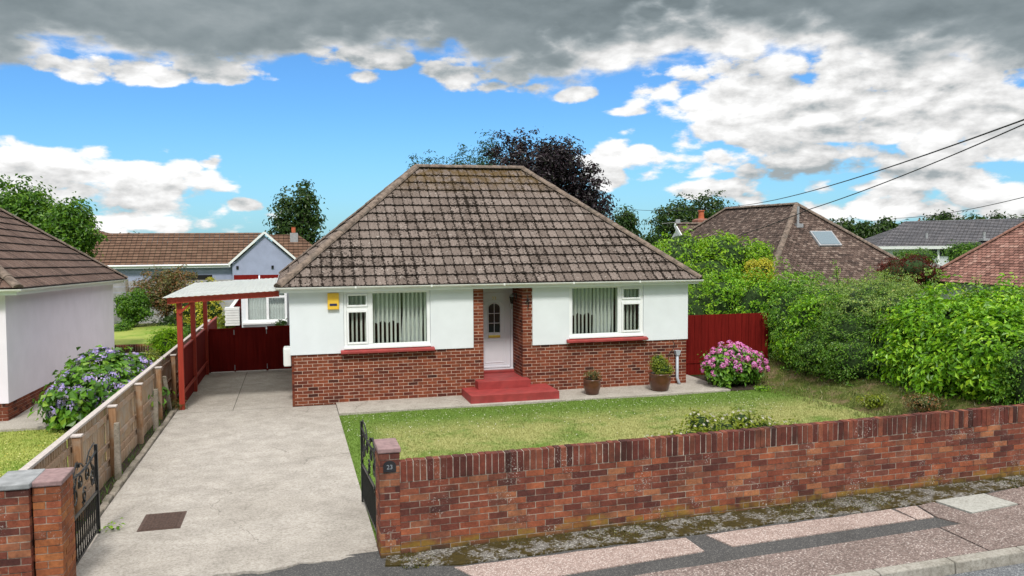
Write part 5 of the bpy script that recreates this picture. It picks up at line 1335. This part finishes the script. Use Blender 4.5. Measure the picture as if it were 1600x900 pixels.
roof_face('roof_slope', [(GX+1.2, GY+1.8, ez+.1), (GX+4.6, GY+1.8, ez+.1), (GX+2.2, GY+4.4, GZ-.15), (GX+.2, GY+4.4, GZ-.15)], .34, .33, M_tile_rear, bh, .04, 0, seed=11)
roof_face('roof_slope', [(GX-15.5, wy+3.6, GZ-.02), (GX-10.3, wy+3.6, GZ-.02), (GX-11.6, wy+4.6, GZ+.35), (GX-14.5, wy+4.6, GZ+.35)], .34, .33, M_tile_rear, bh, .04, 0, seed=12)
o = MB(); o.beam((GX-hwid-.1, GY-.04, ez-.06), (GX, GY-.04, GZ-.0), .05, .14); o.beam((GX+hwid+.1, GY-.041, ez-.06), (GX, GY-.041, GZ-.0), .05, .14); o.box(GX-17, GX-hwid, wy-.1, wy-.05, wz-.22, wz); build('bargeboard', o, M_upvc, bh)
o = MB(); o.tube([(GX-17, wy-.14, wz-.05), (GX-hwid-.1, wy-.14, wz-.05)], .06, 8); build('gutter', o, M_upvc, bh)
o = MB(); o.box(GX-hwid-5, GX-hwid-1.2, GY+.97, GY+1.0, -1.0, ez-.75); o.box(GX-hwid-4.9, GX-hwid-1.3, GY+.96, GY+.99, ez-1.6, ez-.85); build('garage_opening', o, M_hole_shade, bh)  # near-black panels on the wall stand in for the opening's shade
o = MB(); o.box(GX+.4, GX+.55, GY+.08, GY+.15, ez-.35, ez-.15); o.box(GX-1.85, GX-1.7, GY+.08, GY+.15, ez-.35, ez-.15); build('security_light', o, M_black_iron, bh)
o = MB(); o.box(GX+1.65, GX+2.2, GY+3.6, GY+4.1, GZ-.7, GZ-.02); ch = build('chimney', o, M_lead, bh); o = MB(); o.lathe([(.14, 0), (.15, .35), (.17, .4), (.1, .4)], (GX+1.9, GY+3.85, GZ), 12); build('chimney_pot', o, M_terracotta, ch)

# ================================================================== RIGHT HAND HOUSES
ph = thing('pyramid_roof_house', 'house with steep brown tiled hip roof and a rooflight behind the hedge', 'house', (20.3, 14, -.2))
rx, ry, rz_ = 20.28, 11.13, 4.99; w2 = 3.7; ze_ = rz_-w2*math.tan(R_(40))
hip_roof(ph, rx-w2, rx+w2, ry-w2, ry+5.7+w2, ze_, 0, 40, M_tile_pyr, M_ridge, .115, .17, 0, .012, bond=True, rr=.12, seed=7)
o = MB(); o.box(rx-w2+.3, rx+w2-.3, ry-w2+.3, ry+5.7+w2-.3, -.4, ze_-.02); build('wall', o, M_white_render, ph)
t40 = math.tan(R_(40)); sl = Vector((0, -1, -t40)).normalized(); nn = Vector((0, -math.sin(R_(40)), math.cos(R_(40))))
def on_front(px_, dd): return Vector((rx+px_, ry-dd, rz_-dd*t40))
c0 = on_front(.14, 1.72)
o = MB(); a = Vector((.50, 0, 0)); bb = -sl*.44
o.hexa([c0-a-bb, c0+a-bb, c0+a+bb, c0-a+bb, c0-a-bb+nn*.09, c0+a-bb+nn*.09, c0+a+bb+nn*.09, c0-a+bb+nn*.09]); rl = build('rooflight', o, M_lead, ph)
a *= .86; bb *= .86; o = MB(); o.hexa([c0-a-bb+nn*.091, c0+a-bb+nn*.091, c0+a+bb+nn*.091, c0-a+bb+nn*.091, c0-a-bb+nn*.105, c0+a-bb+nn*.105, c0+a+bb+nn*.105, c0-a+bb+nn*.105]); build('pane', o, M_skyglass, rl)
v0 = on_front(-.62, 1.02); o = MB(); o.tube([v0, v0+Vector((0, 0, .75))], .05, 10); o.box(v0.x-.14, v0.x+.14, v0.y-.16, v0.y+.12, v0.z-.1, v0.z+.06); build('vent_pipe', o, M_lead, ph)

fh = thing('chimney_house', 'low brown tiled house with brick chimney between the green trees', 'house', (19, 28, -.5))
a = P_on(1060, 350, 50); b = P_on(1160, 350, 50); zr = a.z
roof_face('roof_slope', [(a.x-.2, a.y-2.6, zr-2.0), (b.x+.6, a.y-2.6, zr-2.0), (b.x+.6, a.y, zr), (a.x-.2, a.y, zr)], .12, .2, M_tile_pyr, fh, .015, 0, True, seed=14)
o = MB(); ridge_run(o, (a.x-.2, a.y, zr), (b.x+.6, a.y, zr), .12, .45, .03, 3); build('ridge_tiles', o, M_ridge, fh)
o = MB(); o.box(a.x, b.x+.4, a.y-2.3, a.y+2.3, -1, zr-1.9); o.prism([(a.x, a.y-2.3, zr-1.95), (a.x, a.y+2.3, zr-1.95), (a.x, a.y, zr-.1)], (.15, 0, 0)); build('wall', o, M_white_render, fh)
o = MB(); o.beam((a.x-.25, a.y-2.6, zr-2.05), (a.x-.25, a.y, zr-.05), .06, .2); build('bargeboard', o, M_upvc, fh)
cx = P_on(1103, 345, 50.3); cz = cx.z; Vs = []
o = MB(); o.box(cx.x-.42, cx.x+.42, cx.y+.2, cx.y+1.0, cz-.6, cz+.05); o.hexa([(cx.x-.42, cx.y+.2, cz+.05), (cx.x+.42, cx.y+.2, cz+.05), (cx.x+.42, cx.y+1, cz+.05), (cx.x-.42, cx.y+1, cz+.05), (cx.x-.24, cx.y+.35, cz+.15), (cx.x+.24, cx.y+.35, cz+.15), (cx.x+.24, cx.y+.85, cz+.15), (cx.x-.24, cx.y+.85, cz+.15)]); ch = build('chimney', o, plain('far_brick', (.24, .10, .07), .9, .2, 6, .4), fh)
o = MB(); o.lathe([(.19, 0), (.17, .12), (.16, .42), (.21, .46), (.21, .52), (.12, .52)], (cx.x, cx.y+.6, cz+.14), 12); build('chimney_pot', o, M_terracotta, ch)
tv = P_on(1056, 352, 49); o = MB(); o.tube([(tv.x, tv.y, zr-1), (tv.x, tv.y, tv.z+.25)], .02, 6); o.tube([(tv.x-.9, tv.y, tv.z+.1), (tv.x+.25, tv.y, tv.z+.2)], .014, 6)
for k in range(6): o.tube([(tv.x-.8+k*.15, tv.y-.2, tv.z+.11+k*.012), (tv.x-.8+k*.15, tv.y+.2, tv.z+.11+k*.012)], .008, 5)
o.box(tv.x+.0, tv.x+.28, tv.y-.02, tv.y+.02, tv.z+.12, tv.z+.36)
build('aerial', o, M_lead, fh)

rh = thing('red_roof_house', 'house with pinkish red small tiled hip roof at the right edge', 'house', (23, 6, 0))
c_ = P_on(1440, 437, 27); c_.y -= 9
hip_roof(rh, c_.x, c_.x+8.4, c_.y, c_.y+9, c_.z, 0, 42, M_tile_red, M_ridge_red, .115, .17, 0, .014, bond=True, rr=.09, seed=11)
o = MB(); o.box(c_.x+.35, c_.x+9.1, c_.y+.35, c_.y+8.6, -.4, c_.z-.02); build('wall', o, M_white_render, rh)

gh = thing('slate_roof_house', 'long white house with grey ribbed roof far right behind the gardens', 'house', (60, 60, -1.5))
e0 = P_on(1362, 385, 86); e1 = P_on(1640, 383, 76); r0 = P_on(1418, 350, 89); r1 = P_on(1660, 335, 79)
qd = [tuple(e0), tuple(e1), tuple(r1), tuple(r0)]
roof_face('roof_slope', qd, .34, .35, M_tile_slate, gh, .05, 0, seed=15)
roof_face('roof_slope', [tuple(e0+Vector((1.5, 6, 0))), tuple(e0), tuple(r0), tuple(r0+Vector((.1, .2, 0)))], .34, .35, M_tile_slate, gh, .05, 0, seed=16)
o = MB(); dr = (e1-e0); nb = Vector((-dr.y, dr.x, 0)).normalized(); f0 = e0+nb*.5; f1 = e1+nb*.5
o.add([(f0.x, f0.y, -3), (f1.x, f1.y, -3), (f1.x, f1.y, f1.z-.05), (f0.x, f0.y, f0.z-.05)], [(0, 1, 2, 3)])
p0 = f0+nb*.25; p1 = f1+nb*.25; o.add([(p0.x, p0.y, -3), (p1.x, p1.y, -3), (p1.x, p1.y, p1.z-.05), (p0.x, p0.y, p0.z-.05)], [(3, 2, 1, 0)])
build('wall', o, M_white_render, gh)
o = MB(); o.beam(e0-Vector((0, 0, .15)), e1-Vector((0, 0, .15)), .1, .3); build('fascia', o, M_upvc, gh)
def onwall(px_, py_, off):
    lo, hi = 60, 100
    for _ in range(40):
        m_ = (lo+hi)/2; q = P_on(px_, py_, m_)
        if (q-f0).dot(nb) < -off: lo = m_
        else: hi = m_
    return P_on(px_, py_, lo)
for (a, b, y0, y1) in ((1452, 1465, 387, 402), (1468, 1478, 387, 400)):
    o = MB(); q = [onwall(a, y1, .05), onwall(b, y1, .05), onwall(b, y0, .05), onwall(a, y0, .05)]; o.prism([tuple(p) for p in q], tuple(nb*.04)); build('window', o, M_darkglass, gh)
o = MB(); a = onwall(1466.5, 385, .12); o.tube([a, Vector((a.x, a.y, -2))], .12, 8); a = onwall(1480, 386, .12); b = onwall(1486, 389, .12); o.tube([a, b, Vector((b.x, b.y, -2))], .08, 8); build('downpipe', o, M_upvc, gh)
for (px_, py_) in ((1448, 370), (1538, 368)):
    a = P_on(px_, py_, 84 if px_ < 1500 else 80); o = MB(); o.tube([a-Vector((0, 0, .3)), a+Vector((0, 0, .35))], .12, 8); o.box(a.x-.35, a.x+.35, a.y-.3, a.y+.3, a.z-.5, a.z-.3); build('vent', o, M_lead, gh)

# ================================================================== TREES AND BACKGROUND PLANTS
tg = 'trees behind the houses'
def far_tree(label, box, D, n, size, m_, seed, k=12, depth=.9, group=tg, nm='tree', cat='tree', zb=None, **kw):
    c, rx_, rz2 = bx(*box, D); zb = gz(min(c.y, 150))-.2 if zb is None else zb
    B = crown_blobs((c.x, c.y, c.z), (rx_*.97, rx_*depth*.9, rz2*1.0), k, seed, .40, .68)
    return tree(nm, label, cat, (c.x, c.y, zb), B, n, size, m_, seed, max(.12, rx_*.07), group, **kw)
far_tree('dark copper purple tree rising behind the right of the main roof', (742, 962, 204, 430), 42, 46000, .18, L_purple, 201, k=16, sprigs=70, lump=.3, nm='copper_beech', shell=.7)
far_tree('dark green tree mixed into the copper tree behind the main roof', (770, 905, 222, 400), 44.5, 8000, .17, L_dark, 202, k=8, sprigs=14)
far_tree('feathery green conifer tips just above the left of the main ridge', (690, 800, 216, 420), 46, 12000, .17, L_conifer, 203, k=9, sprigs=34, nm='conifer', aspect=.3)
far_tree('lower feathery conifer at the left end of the main ridge', (618, 716, 224, 420), 45, 9500, .16, L_conifer, 204, k=8, sprigs=26, nm='conifer', aspect=.3)
far_tree('single dark green tree with an open crown left of the main roof', (420, 511, 286, 430), 62, 8500, .27, L_dark, 205, k=13, sprigs=26, lump=.3, shell=.75)
far_tree('big leafy green tree behind the lilac house', (-60, 110, 284, 440), 36, 17000, .20, L_mid, 206, k=15, sprigs=20, lump=.3)
far_tree('smaller feathery tree with an irregular top right of the big leafy tree', (70, 152, 312, 420), 34, 7500, .17, L_mid, 207, k=12, sprigs=34, lump=.35)
far_tree('round topped dark green tree behind the brick chimney', (1012, 1166, 298, 440), 70, 14000, .30, L_dark, 208, k=16, sprigs=16, lump=.25)
far_tree('small dark tree to the right of the main roof edge', (944, 1004, 322, 420), 60, 5200, .24, L_dark, 209, k=9, sprigs=10)
far_tree('dark tree low behind the main roof edge beside the small dark tree', (985, 1030, 365, 430), 55, 2500, .22, L_dark, 210, k=6)
bush('large_green_shrub', 'large bright green bushy tree right of the main roof', 'tree', (1000, 1206, 350, 500), 30, 20000, .12, L_bright, 211, k=14, depth=.9, lobe=.42, lump=.22)
bush('large_green_shrub', 'bright green bush in front of the brown hip roof', 'tree', (1150, 1210, 380, 440), 29, 4500, .11, L_bright, 212, k=6)
bush('golden_shrub', 'golden yellow shrub above the hedge in front of the hip roof', 'shrub', (1162, 1214, 398, 450), 25, 5000, .075, L_yellow, 213, k=6)
bush('red_maple', 'low domed dark red maple between the two tiled roofs', 'tree', (1366, 1476, 394, 460), 27, 12000, .075, L_maple, 214, k=9, depth=.8, aspect=.3)
bush('clipped_hedge', 'clipped green hedge in front of the far white house', 'hedge', (1380, 1470, 386, 420), 60, 4500, .16, L_mid, 215, k=7)
bush('clipped_hedge', 'rounded green bush right of the far white house windows', 'hedge', (1474, 1545, 377, 420), 56, 4500, .16, L_mid, 216, k=6)
for i, (x0, x1, y0, D, sd_) in enumerate(((1296, 1335, 338, 105, 1), (1325, 1368, 342, 108, 2), (1360, 1400, 340, 104, 3), (1392, 1420, 346, 107, 4), (1415, 1452, 338, 120, 5), (1448, 1492, 326, 118, 6), (1488, 1530, 332, 122, 7), (1525, 1575, 333, 124, 8), (1565, 1625, 334, 126, 9))):
    far_tree(['dark tree next to the brown hip roof edge', 'second dark tree along the far line from the hip roof', 'dark tree above the left end of the grey roof', 'low dark tree at the grey roof hip', 'reddish green low tree over the left of the grey ridge', 'tallest dark round tree above the grey ridge', 'dark tree just right of the tallest one over the grey ridge', 'low tree above the middle of the grey ridge', 'low tree at the right edge above the grey ridge'][i],
             (x0, x1, y0, 400), D, 2600, .5, L_dark if i not in (4,) else L_rusty, 220+i, k=7, group='far line of dark trees')
for i, (x0, x1, y0, D) in enumerate(((-40, 60, 362, 120), (150, 230, 366, 110), (505, 560, 372, 120), (990, 1060, 368, 110))):
    far_tree(['distant wood edge behind the lilac house', 'distant tree behind the blue grey house', 'distant tree low beside the main roof', 'distant tree between main roof and chimney house'][i], (x0, x1, y0, 400), D, 1800, .5, L_dark, 240+i, k=6, group='distant low trees')

rg = random.Random(77); B = []
for i in range(150):
    a = -.75+1.9*i/150+rg.uniform(-.01, .01); r = rg.uniform(150, 190); x, y = r*math.sin(a), r*math.cos(a)-18
    B.append((x, y, gz(min(y, 150))+rg.uniform(1.2, 1.8), rg.uniform(3, 6), rg.uniform(3, 5), rg.uniform(3.2, 4.0)))
rng_ = np.random.default_rng(9); p_, n_ = leaf_points(B, 26000, rng_, .4, .2, .6); V_, F_ = leaves_np(p_, n_, .9, rng_)
tag(np_mesh('distant_wood', V_, F_, L_dark), 'dark distant band of woodland low on the horizon behind the gardens', 'woodland', kind='stuff')

# ================================================================== OVERHEAD WIRES
def wire(label, pts, r):
    P3 = [P_on(*p) for p in pts]; fine_ = []
    for a, b in zip(P3[:-1], P3[1:]):
        n = 14
        for k in range(n):
            t = k/n; q = a.lerp(b, t); q.z -= 4*t*(1-t)*(b-a).length*.008; fine_.append(q)
    fine_.append(P3[-1]); mb = MB(); mb.tube(fine_, r, 6); tag(build('overhead_wire', mb, M_wire), label, 'wire', 'overhead cables')
wire('upper black overhead cable running from top right to behind the main roof', [(1760, 120, 13), (1600, 187, 16), (1160, 321, 48), (1022, 329, 62), (945, 321, 75)], .017)
wire('lower black overhead cable crossing in front of the brown hip roof', [(1760, 128, 13), (1600, 194, 15.6), (1265, 327, 25.5), (1150, 369, 30.5)], .013)
wire('thin grey cable above the far grey roof', [(1700, 292, 40), (1600, 308, 45), (1400, 341, 75), (1365, 345, 84)], .022)
